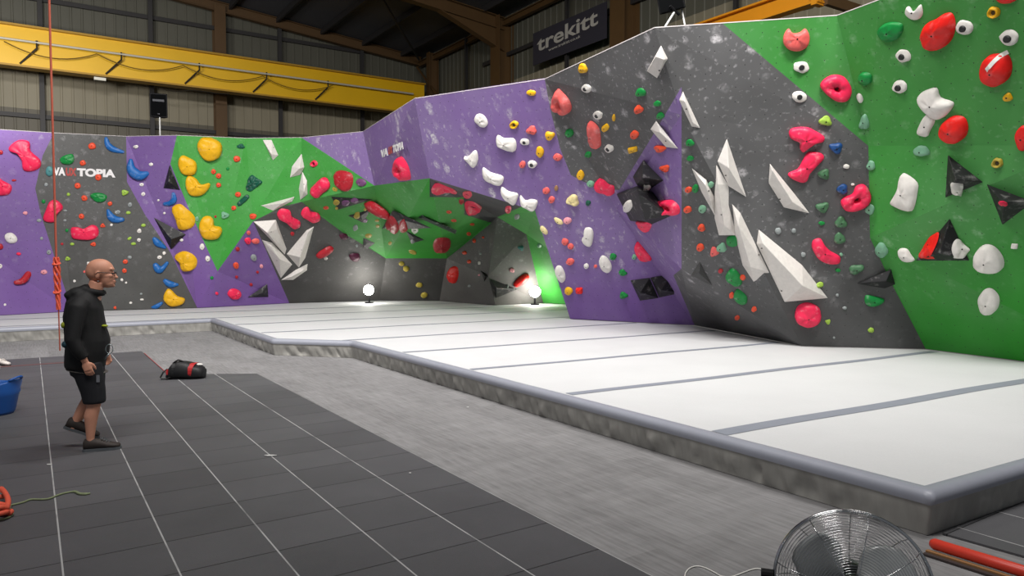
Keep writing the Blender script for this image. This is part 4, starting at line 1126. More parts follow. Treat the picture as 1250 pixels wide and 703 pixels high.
# columns
def column(px, py, on, w, mat, name='column', dep=0.2):
    p = on_v(px, py, VW - .25) if on == 'v' else on_u(px, py, UW - .3)
    u, v = to_uv(p); zt = roofz(u) - .2
    m = MB(); t = NU if on == 'v' else NV; s = NV if on == 'v' else NU
    c = bp(u, v, zt / 2)
    m.box(c, t * w * 0.06, s * dep, Vector((0, 0, zt / 2)))
    m.box(c + s * dep, t * w / 2, s * 0.012, Vector((0, 0, zt / 2))); m.box(c - s * dep, t * w / 2, s * 0.012, Vector((0, 0, zt / 2)))
    o = m.build(name, mat); return st(o), u, v
column(268, 80, 'v', 0.40, BR)
for px in (51, 185, 342, 442):
    column(px, 100, 'v', 0.14, DK, 'wall_post', 0.04)
c1, cu, cv = column(613, 60, 'u', 0.6, BR, dep=0.3)
c2, cu2, cv2 = column(763, 30, 'u', 0.6, BR, dep=0.3)
column(528, 85, 'u', 0.3, BR)
for px in (569, 692, 898):
    column(px, 40, 'u', 0.1, DK, 'wall_post', 0.04)
# portal rafters with haunches
for v_, dp in ((cv, 0.75), (cv2, 0.75)):
    m = MB(); a = bp(-12, v_, roofz(-12) - .4); b = bp(UW - .3, v_, roofz(UW) - .4); ibeam(m, a, b, 0.42, 0.3)
    hb = [bp(UW - .3, v_, roofz(UW) - .5), bp(UW - .3, v_, roofz(UW) - 1.35), bp(UW - 3.0, v_, roofz(UW - 3) - .6)]
    m.v += [p + NV * s for s in (-.05, .05) for p in hb]; k = len(m.v) - 6
    m.f += [(k, k + 1, k + 2), (k + 5, k + 4, k + 3), (k + 1, k + 4, k + 5, k + 2), (k, k + 3, k + 4, k + 1)]
    t = (hb[2] - hb[1]); m.box((hb[1] + hb[2]) / 2, t / 2, NV * 0.14, Vector((0, 0, 0.014)))
    st(m.build('roof_rafter', BR))
# corner bracing
m = MB(); pa = bp(UW - .4, VW - .4, zE - .5); m.tube([pa, bp(UW - .35, VW - 3.2, zE - 2.9)], 0.05, 6); st(m.build('wall_brace', BR))
m = MB(); m.tube([bp(UW - .6, VW - 1, roofz(UW) - .35), bp(UW - 6, VW - 8, roofz(UW - 6) - .4)], 0.045, 6); st(m.build('roof_brace', DK))
# ------------------------------------------------------------------ yellow crane girder
VB = 27.6
zt = (on_v(0, 33.5, VB).z + on_v(250, 62.5, VB).z) / 2; zb = (on_v(0, 82, VB).z + on_v(250, 107, VB).z) / 2
pe = on_v(516, 115, VB); ue = to_uv(pe)[0]
print('GIRDER', zt, zb, ue, on_v(0, 33.5, VB).z, on_v(450, 90, VB).z)
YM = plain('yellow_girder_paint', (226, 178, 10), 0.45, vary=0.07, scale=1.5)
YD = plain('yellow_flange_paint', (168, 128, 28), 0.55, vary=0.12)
girder = empty('crane_girder', bp(0, VB, zb), 'long bright yellow crane girder spanning the hall above the climbing wall', 'crane girder')
MBX = lambda: MB()
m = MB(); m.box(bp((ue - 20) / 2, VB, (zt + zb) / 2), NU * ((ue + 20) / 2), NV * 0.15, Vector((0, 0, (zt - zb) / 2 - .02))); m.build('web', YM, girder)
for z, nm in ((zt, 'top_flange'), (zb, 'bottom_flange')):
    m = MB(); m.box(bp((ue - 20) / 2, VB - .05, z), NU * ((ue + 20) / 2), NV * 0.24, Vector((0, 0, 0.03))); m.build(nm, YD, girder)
m = MB(); m.box(bp(ue + .32, VB, zb + .16), NU * 0.36, NV * 0.35, Vector((0, 0, 0.2))); m.build('end_carriage', plain('dark_blue_steel', (32, 44, 60), 0.5), girder)['label'] = 'dark blue end carriage'
zc = (on_v(0, 49, VB - .3).z + on_v(250, 78, VB - .3).z) / 2
m = MB(); m.tube([bp(-19, VB - .34, zc), bp(ue - .6, VB - .34, zc)], 0.035, 6); m.build('conductor_rail', plain('galvanised_rail', (188, 184, 168), 0.5), girder)['label'] = 'pale conductor rail'
CB = plain('black_cable', (40, 34, 26), 0.6)
for px in (45, 148, 243, 325, 400):
    p = on_v(px, 60, VB - .34); u = to_uv(p)[0]
    m = MB(); m.tube([bp(u, VB - .34, zc + .06), bp(u, VB - .34, zc - .18), bp(u - .55 + .1, VB - .18, zb + .08)], 0.03, 6); m.build('rail_bracket', CB, girder)
us = [to_uv(on_v(px, 60, VB - .34))[0] for px in (5, 118, 223, 320, 405)]
for a, b in zip(us, us[1:]):
    m = MB(); m.tube([bp(a + (b - a) * t / 12, VB - .36, zc - .1 - (1 - (2 * t / 12 - 1) ** 2) * .32) for t in range(13)], 0.016, 5); m.build('festoon_cable', plain('brown_cable', (112, 86, 24), .6), girder)
pl_ = on_v(122, 99, VB - .1)
m = MB(); u_, v_ = to_uv(pl_)
m.box(bp(u_, VB - .1, zb - .09), NU * 0.17, NV * 0.06, Vector((0, 0, 0.045))); o = m.build('light_fitting', plain('white_plastic', (220, 218, 205), 0.5)); tag(o, 'small white light fitting under the yellow girder', 'light fitting')
m = MB(); pts = [on_v(x, y, VB - .3) for x, y in ((195, 107.5), (205, 110.5), (218, 111.5), (232, 110), (245, 111), (262, 113.5), (280, 115))]; m.tube(pts, 0.018, 5)
o = m.build('loose_cable', CB); tag(o, 'black cable sagging below the yellow girder beside the column', 'cable')
# crane runway by the right wall
UR = 12.9
ra = on_u(943, 0, UR); zr = ra.z; rb = on_u(941, 21.5, UR)
rw = empty('runway_beam', bp(UR, 8, zr), 'orange yellow runway beam running behind the top of the right climbing wall', 'crane runway')
OY = plain('orange_runway_paint', (214, 140, 18), 0.5, vary=0.1, scale=2)
vA = to_uv(on_u(1003, -15, UR))[1]; vB = to_uv(on_u(800, 38, UR))[1]; hb_ = max(0.2, ra.z - rb.z)
m = MB(); m.box(bp(UR, (vB + vA) / 2, zr - hb_ / 2), NV * ((vB - vA) / 2), NU * 0.02, Vector((0, 0, hb_ / 2))); m.build('web', OY, rw)
for z, nm in ((zr, 'top_flange'), (zr - hb_, 'bottom_flange')):
    m = MB(); m.box(bp(UR, (vB + vA) / 2, z), NV * ((vB - vA) / 2), NU * 0.12, Vector((0, 0, 0.02))); m.build(nm, OY, rw)
sp_ = on_u(998, 10, UR); m = MB(); us_, vs_ = to_uv(sp_)
m.box(bp(UR, vs_, zr - .05), NV * 0.06, NU * 0.13, Vector((0, 0, .36))); m.build('end_stop', OY, rw)
m = MB(); m.tube([on_u(940, 19.5, UR + .5), on_u(992, 8, UR + .5)], 0.04, 6); m.build('conduit', plain('galvanised_rail', (188, 184, 168), 0.5), rw)
for vv in (vs_ - .1, (vs_ + vB) / 2, vB - .2):
    m = MB(); m.box(bp((UR + UW) / 2 + .02, vv, zr - .3), NU * ((UW - UR) / 2 - .08), NV * 0.05, Vector((0, 0, 0.1))); m.build('wall_bracket', BR, rw)
# ------------------------------------------------------------------ banner
bt = [on_u(651, 42, UW - .45), on_u(741, 0.5, UW - .45), on_u(651, 79.5, UW - .45)]
zt_ = (bt[0].z + bt[1].z) / 2; zb_ = (bt[2].z + on_u(741, 47.4, UW - .45).z) / 2
v0, v1 = to_uv(bt[0])[1], to_uv(bt[1])[1]
BP = lambda s, t: bp(UW - .45, v0 + (v1 - v0) * s, zb_ + (zt_ - zb_) * t)
bn_ = empty('wall_banner', BP(.5, .5), 'dark shop banner lettered in grey, hung on the cladding behind the wall', 'banner')
m = MB(); m.box(BP(.5, .5), (BP(1, .5) - BP(0, .5)) / 2, NU * 0.01, Vector((0, 0, (zt_ - zb_) / 2))); m.build('banner_sheet', plain('dark_banner', (44, 42, 52), 0.7), bn_)
GL = plain('grey_banner_print', (172, 168, 160), 0.7)
off = -NU * 0.02
lettering('lettering', 'trekitt', BP(.07, .80) + off, BP(.90, .90) + off, BP(.07, .36) + off, GL, bn_, bold=0.018)
lettering('web_address', 'www.trekitt.co.uk', BP(.24, .335) + off, BP(.68, .375) + off, BP(.24, .25) + off, GL, bn_)
# ------------------------------------------------------------------ speakers
BKP = plain('black_speaker_plastic', (12, 12, 14), 0.6, spec=.2); GRL = plain('speaker_grille', (10, 11, 12), 0.9, spec=.05)
WPL = plain('white_steel_tube', (200, 200, 198), 0.4)
def speaker(c, w, h, d, fx, up, label, legs):
    e = empty('loudspeaker', c, label, 'loudspeaker')
    fx = fx.normalized(); sd2 = fx.cross(up).normalized(); up2 = sd2.cross(fx)
    m = MB()
    prof = [(-w / 2, 0), (-w / 2 * .96, .06), (-w / 2 * .62, d), (w / 2 * .62, d), (w / 2 * .96, .06), (w / 2, 0)]
    for zz in (-h / 2, h / 2):
        for (a, b) in prof: m.v.append(c + sd2 * a - fx * b + up2 * zz)
    n = len(prof); m.f = [tuple(range(n)), tuple(reversed(range(n, 2 * n)))] + [(i, n + i, n + (i + 1) % n, (i + 1) % n) for i in range(n)]
    o = m.build('cabinet', BKP, e)
    be = o.modifiers.new('b', 'BEVEL'); be.width = 0.015; be.segments = 2
    m = MB(); m.box(c + fx * .006, sd2 * w * .43, up2 * h * .45, fx * .006); m.build('grille', GRL, e)
    m = MB(); m.box(c + fx * .016 + up2 * h * .2, sd2 * w * .32, up2 * h * .045, fx * .006); m.build('horn_slot', plain('grey_horn', (40, 42, 50), 0.5), e)
    m = MB(); m.box(c + fx * .016 - up2 * h * .36, sd2 * w * .06, up2 * h * .018, fx * .003); m.build('badge', plain('grey_horn', (40, 42, 50), 0.5), e)
    for nm, a, b, r, mt in legs:
        m = MB(); m.tube([a, b], r, 8); m.build(nm, mt, e)
    return e
tp = V['T2'][2] * .38 + V['T3'][2] * .62
def topz(px):
    T_ = [V[a] for a in tops]
    for a, b in zip(T_, T_[1:]):
        if a[0] <= px <= b[0]: f = (px - a[0]) / (b[0] - a[0]); return at_z(px, a[1] + (b[1] - a[1]) * f, HT)
s1 = topz(192) + Vector((-.05, .12, 0)); c = at_d(193.5, 128.5, s1.y); 
speaker(c, .42, .60, .3, Vector((.45, -1, -.1)), Vector((0, 0, 1)), 'black loudspeaker on a thin white pole above the left purple strip', [('pole', c - Vector((0, -.05, .3)), Vector((c.x, s1.y + .05, HT + .012)), .018, WPL)])
s2 = topz(822) + Vector((0, .14, 0)); c = at_d(818, -2, s2.y)
speaker(c, .36, .34, .26, Vector((-.4, -1, -.35)), Vector((-.25, -.2, 1)), 'tilted black loudspeaker on two legs above the big dark grey overhang',
        [('leg', c - Vector((-.1, -.05, .12)), at_d(812, 32.5, s2.y), .014, WPL), ('leg', c - Vector((-.18, -.1, .1)), at_d(836, 30.5, s2.y + .05), .012, WPL), ('bracket', c - Vector((0, 0, .1)), c + Vector((.14, .06, -.2)), .02, BKP)])
# ------------------------------------------------------------------ work lamps on the mat
def lamp(px, py, d, r, label):
    c = at_d(px, py, d); e = empty('work_lamp', Vector((c.x, c.y, MH + .004)), label, 'work lamp')
    EM = plain('lamp_glow', (255, 250, 240), 0.5, emit=((1.0, 0.96, 0.88), 50.0))
    m = MB(); m.ball(c, r, r, r, 20, 12); m.build('bulb', EM, e, True)['label'] = 'glowing white globe'
    m = MB(); z0 = MH + .004
    m.tube([Vector((c.x, c.y + r * .5, c.z - r * .6)), Vector((c.x, c.y + r * .5, z0 + .03))], .03, 8); m.build('stand', BKP, e)
    m = MB(); m.tube([Vector((c.x, c.y + r * .5, z0)), Vector((c.x, c.y + r * .5, z0 + .03))], .13, 14); m.build('base', BKP, e)
lamp(450, 354, 22.0, .155, 'glowing round work lamp on the mat before the dark cave wall')
lamp(653, 356, 21.2, .165, 'glowing round work lamp on the mat beside the green cave column')
# ------------------------------------------------------------------ hanging rope
ORR = plain('orange_rope', (226, 92, 66), 0.7, vary=0.2, scale=40); GRR = plain('green_flecked_rope', (128, 138, 104), 0.75, vary=0.3, scale=60)
dR = 9.0; r0 = at_d(65.5, 200, dR)
def rx(z): return Vector((r0.x, dR, z))
zk0 = at_d(69, 320, dR).z; zk1 = at_d(69, 380, dR).z; zk2 = at_d(70, 428, dR).z
hr = empty('hanging_rope', rx(zk1), 'orange rope hanging from the roof with a bundled end in front of the purple panel', 'rope')
uR, vR = to_uv(rx(0))
zroof = roofz(uR)
m = MB(); m.tube([rx(zroof - .02), rx(6), rx(3.5), rx(zk0)], 0.013, 8); m.build('rope_line', plain('dusky_red_rope', (176, 84, 64), 0.7), hr)
for k in range(4):
    pts = []
    for i in range(22):
        t = i / 21; z = zk0 + .06 + (zk1 - zk0 - .04) * t; a = t * 9 + k * math.pi / 2; rr = 0.022 + .008 * math.sin(t * 5)
        pts.append(Vector((r0.x + .012 * t + math.cos(a) * rr, dR + math.sin(a) * rr, z)))
    m = MB(); m.tube(pts, 0.0135, 7); m.build('rope_strand', ORR, hr)
for zc_, rr_, tl_ in ((zk0 - .02, .036, .012), ((zk0 + zk1) / 2 - .06, .034, .02)):
    m = MB(); m.tube([Vector((r0.x + math.cos(a) * rr_, dR + math.sin(a) * rr_, zc_ + tl_ * math.sin(a))) for a in [2 * math.pi * i / 16 for i in range(16)]], .013, 7, closed=True); m.build('knot', ORR, hr)
m = MB(); m.tube([Vector((r0.x + .012, dR, zk1 + .03)), Vector((r0.x + .015, dR, zk2))], 0.008, 6); m.build('rope_tail', plain('dusky_red_rope', (176, 84, 64), 0.7), hr)
# ------------------------------------------------------------------ ropes on the floor
def fl(px, py, z): return at_z(px, py, z)
ZT = 0.012
m = MB(); c0 = fl(-6, 628, ZT + .03); c1 = fl(2, 606, ZT + .03); P = []
for i in range(96):
    a = 2 * math.pi * i / 24; lp = i / 24
    if lp < 3: c_, rr_ = c0 + Vector((.015 * math.sin(lp * 2), .02 * math.cos(lp * 3), 0)), .074 + .006 * math.sin(lp * 5)
    else: t_ = min(1, (lp - 3) * 3); c_, rr_ = c0.lerp(c1, t_), .074 - .03 * t_
    P.append(c_ + Vector((math.cos(a) * rr_, math.sin(a) * rr_ * .8, lp * .028 + .012 * math.cos(a + lp) if lp < 3 else .05 + .015 * math.sin(a) - .02 * (lp - 3))))
m.tube(P, .017, 8)
zmin = min(v.z for v in m.v); m.v = [v + Vector((0, 0, ZT + .001 - zmin)) for v in m.v]
o = m.build('rope_coil', ORR, None, True); tag(o, 'orange rope coil lying on the dark tiles at the edge of the frame', 'rope')
m = MB(); pts = [fl(x, y, ZT + .008) for x, y in ((-12, 634.5), (0, 634), (9, 632), (15, 628.5), (15.5, 626), (13, 625.5), (12.5, 617.5), (18, 615.5), (28, 613), (38, 609.5), (50, 609.5), (60, 608.5), (70, 604.5), (80, 601.5), (91, 600), (97, 602.5), (104, 603), (110, 602))]
sm_ = []
for i in range(len(pts) - 1):
    a, b, c, d = pts[max(i - 1, 0)], pts[i], pts[i + 1], pts[min(i + 2, len(pts) - 1)]
    for j in range(4):
        t = j / 4; sm_.append(0.5 * (2 * b + (c - a) * t + (2 * a - 5 * b + 4 * c - d) * t * t + (3 * b - a - 3 * c + d) * t ** 3))
sm_.append(pts[-1]); rr = [.0065] * len(sm_)
for k in range(-13, -3): rr[k] = .010
m.tube(sm_, rr, 7); o = m.build('floor_rope', GRR, None, True); tag(o, 'thin green flecked rope trailing across the dark floor tiles', 'rope')
# ------------------------------------------------------------------ blue tub
BL = plain('blue_tub_plastic', (28, 84, 160), 0.4, vary=0.12, scale=5); tc = at_z(-8, 505, ZT); tc.z = ZT + .001
tub = empty('blue_tub', tc, 'blue plastic tub on the dark tiles cut by the edge of the frame', 'tub')
prof = [(.0, .012), (.175, .012), (.185, .0), (.20, .03), (.235, .2), (.252, .24), (.247, .26), (.268, .33), (.262, .345), (.25, .33), (.225, .2), (.185, .03), (0, .022)]
m = MB(); K = 36
for (r, z) in prof:
    for k in range(K):
        a = 2 * math.pi * k / K; zz = z + (0.028 * math.cos(2 * a) if z > .3 else 0)
        m.v.append(tc + Vector((math.cos(a) * r, math.sin(a) * r, zz)))
for i in range(len(prof) - 1):
    for k in range(K): m.f.append((i * K + k, i * K + (k + 1) % K, (i + 1) * K + (k + 1) % K, (i + 1) * K + k))
m.build('tub_body', BL, tub, True)
for s in (0, math.pi):
    m = MB(); m.tube([tc + Vector((math.cos(s + a) * (.262 + .03 * math.cos(a * 4)), math.sin(s + a) * (.262 + .03 * math.cos(a * 4)), .37 + .03 * math.cos(a * 4))) for a in [-.4 + .8 * i / 10 for i in range(11)]], .013, 8)
    m.build('handle', BL, tub, True)
# ------------------------------------------------------------------ white shoe
sc_ = at_z(3, 446, ZT + .002); sc_.z = ZT + .001
def shoe(e, c, dirv, L, mat, sole, name='shoe', hh=.1):
    s = Vector((-dirv.y, dirv.x, 0)); 
    m = MB(); secs = [(-.5, .03, .075), (-.46, .04, .095), (-.25, .042, .1), (-.05, .042, .085), (.15, .05, .062), (.32, .052, .05), (.45, .042, .042), (.5, .02, .03)]
    n = 14
    for (t, w, h) in secs:
        for k in range(n):
            a = 2 * math.pi * k / n
            y = math.cos(a) * w * L / .3; z = math.sin(a); z = (.5 + z * .5) * h * hh / .1
            m.v.append(c + dirv * (t * L) + s * y + Vector((0, 0, z + .012)))
    for i in range(len(secs) - 1):
        for k in range(n): m.f.append((i * n + k, i * n + (k + 1) % n, (i + 1) * n + (k + 1) % n, (i + 1) * n + k))
    m.f.append(tuple(reversed(range(n)))); m.f.append(tuple((len(secs) - 1) * n + k for k in range(n)))
    up = m.build(name, mat, e, True)
    m = MB(); P = [(-.52, .03), (-.45, .042), (-.2, .04), (0, .04), (.2, .052), (.38, .05), (.5, .03), (.53, 0)]
    ring = [c + dirv * (t * L) + s * (w * L / .3) for t, w in P] + [c + dirv * (t * L) - s * (w * L / .3) for t, w in reversed(P[:-1])]
    k = len(ring); m.v = ring + [p + Vector((0, 0, .022)) for p in ring]
    m.f = [tuple(reversed(range(k))), tuple(range(k, 2 * k))] + [(i, (i + 1) % k, k + (i + 1) % k, k + i) for i in range(k)]
    m.build('sole', sole, up if name != 'upper' else e)
    m = MB()
    for j in range(4):
        t = .0 + j * .06; z = .088 - j * .011
        m.tube([c + dirv * (t * L) - s * .026 + Vector((0, 0, z * hh / .1 + .008)), c + dirv * ((t + .03) * L) + Vector((0, 0, z * hh / .1 + .02)), c + dirv * ((t + .06) * L) + s * .026 + Vector((0, 0, z * hh / .1 + .008))], .0035, 5)
    m.build('laces', sole if name != 'upper' else mat, up if name != 'upper' else e)
    return up
es = empty('training_shoe', sc_, 'pale shoe left on the dark tiles near the mat edge', 'shoe')
shoe(es, sc_, Vector((1, -.25, 0)).normalized(), .27, plain('white_shoe_fabric', (214, 206, 200), .6), plain('dark_sole', (60, 50, 48), .7), 'upper')
# ------------------------------------------------------------------ black duffel bag
bc = at_z(226, 461.5, ZT); bc.z = ZT + .004
bag = empty('duffel_bag', bc, 'black duffel bag with a red strap lying on the floor beyond the man', 'bag')
BG = plain('black_nylon', (20, 20, 22), .6); RG = plain('red_webbing', (168, 30, 34), .6)
dx = Vector((1, .12, 0)).normalized(); sy = Vector((-dx.y, dx.x, 0))
m = MB(); secs = [(-.23, .06, .09), (-.215, .10, .13), (-.16, .135, .2), (-.06, .15, .245), (.04, .15, .225), (.13, .14, .19), (.2, .13, .165), (.255, .1, .14), (.27, .05, .09)]
n = 18
for i, (t, w, h) in enumerate(secs):
    for k in range(n):
        a = 2 * math.pi * k / n; c_a, s_a = math.cos(a), math.sin(a)
        y = math.copysign(abs(c_a) ** .7, c_a) * w; z = (.5 + .5 * math.copysign(abs(s_a) ** .75, s_a)) * h
        q = .012 * noise.noise(Vector((t * 14, y * 14, z * 14)))
        m.v.append(bc + dx * (t + q) + sy * (y + q) + Vector((0, 0, max(0, z + q * 1.4 if z > .02 else z))))
for i in range(len(secs) - 1):
    for k in range(n): m.f.append((i * n + k, i * n + (k + 1) % n, (i + 1) * n + (k + 1) % n, (i + 1) * n + k))
m.f.append(tuple(reversed(range(n)))); m.f.append(tuple((len(secs) - 1) * n + k for k in range(n)))
m.build('bag_body', BG, bag, True)
def strap(name, t, w, h, mat, wid=.03, arc=(-.9, 3.6)):
    m = MB(); 
    for i in range(17):
        a = arc[0] + (arc[1] - arc[0]) * i / 16; y = math.copysign(abs(math.cos(a)) ** .7, math.cos(a)) * w; z = (.5 + .5 * math.copysign(abs(math.sin(a)) ** .75, math.sin(a))) * h
        m.v += [bc + dx * (t - wid / 2) + sy * y + Vector((0, 0, z)), bc + dx * (t + wid / 2 + .03 * math.sin(a)) + sy * y + Vector((0, 0, z))]
    m.f = [(2 * i, 2 * i + 1, 2 * i + 3, 2 * i + 2) for i in range(16)]
    o = m.build(name, mat, bag); so = o.modifiers.new('s', 'SOLIDIFY'); so.thickness = .006; so.offset = 1; return o
strap('strap', .105, .147, .207, RG, .05)['label'] = 'red strap'
strap('strap', -.12, .147, .225, BG, .03)
m = MB(); m.tube([bc + dx * (-.14 + .2 * i / 10) + sy * (-.05 - .03 * math.sin(math.pi * i / 10)) + Vector((0, 0, .235 - .06 * abs(i - 4) / 10 + .028 * math.sin(math.pi * i / 10))) for i in range(11)], .011, 7); m.build('handle', BG, bag)
m = MB(); m.ball(bc + dx * .185 + sy * .02 + Vector((0, 0, .18)), .05, .035, .018, 12, 8); m.build('rolled_towel', plain('white_towel', (215, 212, 208), .8), bag)['label'] = 'white cloth corner'
m = MB(); pts = [bc + dx * x - sy * y + Vector((0, 0, z)) for x, y, z in ((-.2, .09, .14), (-.25, .11, .1), (-.285, .12, .03), (-.27, .13, .012), (-.2, .13, .012), (-.15, .125, .03))]; m.tube(pts, [(.016, .009)] * 6, 6); m.build('loose_strap', BG, bag)
m = MB(); m.box(bc - dx * .2 - sy * .085 + Vector((0, 0, .1)), dx * .012, sy * .028, Vector((0, 0, .035))); m.build('side_patch', RG, bag)['label'] = 'dark red side patch'
# ------------------------------------------------------------------ red pole on the floor
pr = plain('orange_red_pole', (214, 62, 44), .4, vary=.08); pa = at_z(1136, 664, .045); pb = at_z(1262, 703, .045)
pole = empty('floor_pole', (pa + pb) / 2, 'orange red padded pole lying on the floor past the mat corner', 'pole')
dv = (pb - pa).normalized(); pb2 = pb + dv * .6
pa.z = pb2.z = .052
m = MB(); m.tube([pa - dv * .004, pa, pa + dv * .02, pb2], [.006, .02, .032, .032], 14); m.build('padding', pr, pole, True)
m = MB(); sd3 = Vector((dv.y, -dv.x, 0)); sd3 = sd3 if sd3.y < 0 else -sd3
m.box((pa + pb2) / 2 + sd3 * .045 + Vector((0, 0, -.037)), (pb2 - pa) / 2, sd3 * .014, Vector((0, 0, .008))); m.build('base_strip', plain('tan_edge_strip', (150, 110, 70), .6), pole)['label'] = 'tan edge strip'
m = MB(); m.box((pa + pb2) / 2 + sd3 * .078 + Vector((0, 0, -.044)), (pb2 - pa) / 2, sd3 * .016, Vector((0, 0, .006))); m.build('rubber_edge', plain('dark_sole', (60, 50, 48), .7), pole)
m = MB(); cp = at_z(1146, 676.5, 0.006); m.ball(cp, .014, .009, .006, 10, 6); o = m.build('paper_scrap', plain('white_paper', (225, 225, 222), .7)); tag(o, 'tiny white paper scrap on the floor beside the red pole', 'paper scrap')
# ------------------------------------------------------------------ litter and chalk on the tiles
for px, py, l, w, lab in ((330, 556, .05, .012, 'white torn tape scrap on a tile seam in the middle of the floor'), (500.5, 577.5, .008, .006, 'tiny white crumb on the dark tiles near the grey floor'), (60, 567, .02, .008, 'small white scrap on the first tile seam'), (571, 497, .012, .01, 'white scrap on the grey floor by the mat skirt')):
    c = at_z(px, py, ZT + .004 if px < 560 else .004); m = MB(); P = [c + Vector((math.cos(a) * l * (1 + .3 * math.sin(3 * a)), math.sin(a) * w, 0)) for a in [2 * math.pi * k / 10 for k in range(10)]]
    m.v = P + [p + Vector((0, 0, .004)) for p in P]; m.f = [tuple(range(9, -1, -1)), tuple(range(10, 20))] + [(i, (i + 1) % 10, 10 + (i + 1) % 10, 10 + i) for i in range(10)]
    o = m.build('paper_scrap', plain('white_paper', (225, 225, 222), .7)); tag(o, lab, 'paper scrap')
# ------------------------------------------------------------------ fan
fc = at_d(1040, 715, 2.46); RF = .252
CHR = plain('chrome_wire', (205, 206, 208), .18, 1.0, vary=.02); STL = plain('brushed_blade', (176, 178, 178), .35, .25, vary=.05)
fan = empty('floor_fan', Vector((fc.x, fc.y, 0)), 'round chrome wire floor fan standing in front of the mat corner', 'fan')
fn = Vector((-.34, -1, .16)).normalized(); fs_ = fn.cross(Vector((0, 0, 1))).normalized(); fu = fs_.cross(fn)
def FP(r, a, z): return fc + (fs_ * math.cos(a) + fu * math.sin(a)) * r + fn * z
def ring(m, r, z, w, n=48, s=5): m.tube([FP(r, 2 * math.pi * k / n, z) for k in range(n)], w, s, closed=True)
zf = lambda r: .085 * math.sqrt(max(0, 1 - (r / RF) ** 2.6))
m = MB()
for i in range(27): r = .03 + (RF - .034) * i / 26; ring(m, r, zf(r) + .004, .0009)
for k in range(8):
    a = 2 * math.pi * k / 8 + .2; m.tube([FP(.03 + (RF - .03) * t / 8, a, zf(.03 + (RF - .03) * t / 8) + .0015) for t in range(9)], .0018, 5)
m.build('front_guard_mesh', CHR, fan, True)
m = MB()
for i in range(20): r = .05 + (RF - .054) * i / 19; ring(m, r, -zf(r) - .004, .0009)
for k in range(8):
    a = 2 * math.pi * k / 8; m.tube([FP(.05 + (RF - .05) * t / 8, a, -zf(.05 + (RF - .05) * t / 8) - .0015) for t in range(9)], .0018, 5)
m.build('rear_guard_mesh', CHR, fan, True)
m = MB(); ring(m, RF, 0, .006, 64, 8); ring(m, RF - .001, .012, .003, 64, 6); m.build('rim', CHR, fan, True)
for k in range(3):
    m = MB(); a0 = R(23) + 2 * math.pi * k / 3; G = []
    for i in range(9):
        r = .035 + .175 * i / 8; w = .34 + .55 * math.sin(math.pi * min(1, i / 8 * .75 + .12)); row = []
        for j in range(9):
            t = j / 8 - .5; a = a0 + t * w * 1.7 + .25 * (i / 8); z = .0 + t * .055
            row.append(FP(r * (1 - .12 * (2 * t) ** 4 * (i / 8)), a, z))
        G.append(row)
    for row in G: m.v += row
    m.f = [(i * 9 + j, i * 9 + j + 1, (i + 1) * 9 + j + 1, (i + 1) * 9 + j) for i in range(8) for j in range(8)]
    o = m.build('blade', STL, fan, True); so = o.modifiers.new('s', 'SOLIDIFY'); so.thickness = .0018
m = MB(); m.tube([FP(0, 0, -.02), FP(0, 0, .045), FP(0, 0, .055)], [.038, .036, .02], 24); m.build('hub', plain('dark_hub', (36, 38, 40), .3, .3), fan, True)
m = MB(); m.tube([FP(0, 0, -.055), FP(0, 0, -.065), FP(0, 0, -.17), FP(0, 0, -.2)], [.05, .058, .058, .03], 24); m.build('motor', plain('dark_motor', (40, 44, 44), .4, .4), fan, True)
m = MB()
arc = [fc + (fs_ * math.cos(a) + Vector((0, 0, 1)) * math.sin(a)) * (RF + .03) for a in [math.pi * (1 + k / 20) for k in range(21)]]
m.tube(arc, .011, 8); m.build('yoke', CHR, fan, True)
for s in (-1, 1):
    m = MB(); b0 = fc + fs_ * s * .2 - Vector((0, 0, RF - .02)); f0 = Vector((b0.x + fs_.x * s * .06, b0.y, .016))
    g = Vector((fn.x, fn.y, 0)).normalized()
    m.tube([b0, f0 + Vector((0, 0, .02)) , f0], .012, 8); m.build('leg', CHR, fan, True)
    m = MB(); m.tube([f0 + g * .2, f0 - g * .2], .014, 8); m.build('foot_bar', BKP, fan, True)
    m = MB(); kp = fc + fs_ * s * (RF + .015); m.tube([kp - fs_ * s * .012, kp + fs_ * s * .03], .02, 12); m.build('knob', BKP, fan)
# white flex on the floor
m = MB(); pts = [at_z(x, y, .005) for x, y in ((838, 712), (836, 703), (839, 696), (845, 692), (853, 691), (862, 693.5), (873, 699), (880, 703), (888, 704), (896, 703), (908, 698.5), (918, 695), (925, 694), (932, 696), (941, 703), (947, 712))]
sm_ = []
for i in range(len(pts) - 1):
    a, b, c, d = pts[max(i - 1, 0)], pts[i], pts[i + 1], pts[min(i + 2, len(pts) - 1)]
    for j in range(5):
        t = j / 5; sm_.append(0.5 * (2 * b + (c - a) * t + (2 * a - 5 * b + 4 * c - d) * t * t + (3 * b - a - 3 * c + d) * t ** 3))
m.tube(sm_, .0035, 7); o = m.build('power_cord', plain('white_flex', (228, 226, 220), .5), None, True); tag(o, 'white power cord looping over the grey floor beside the fan', 'cord')
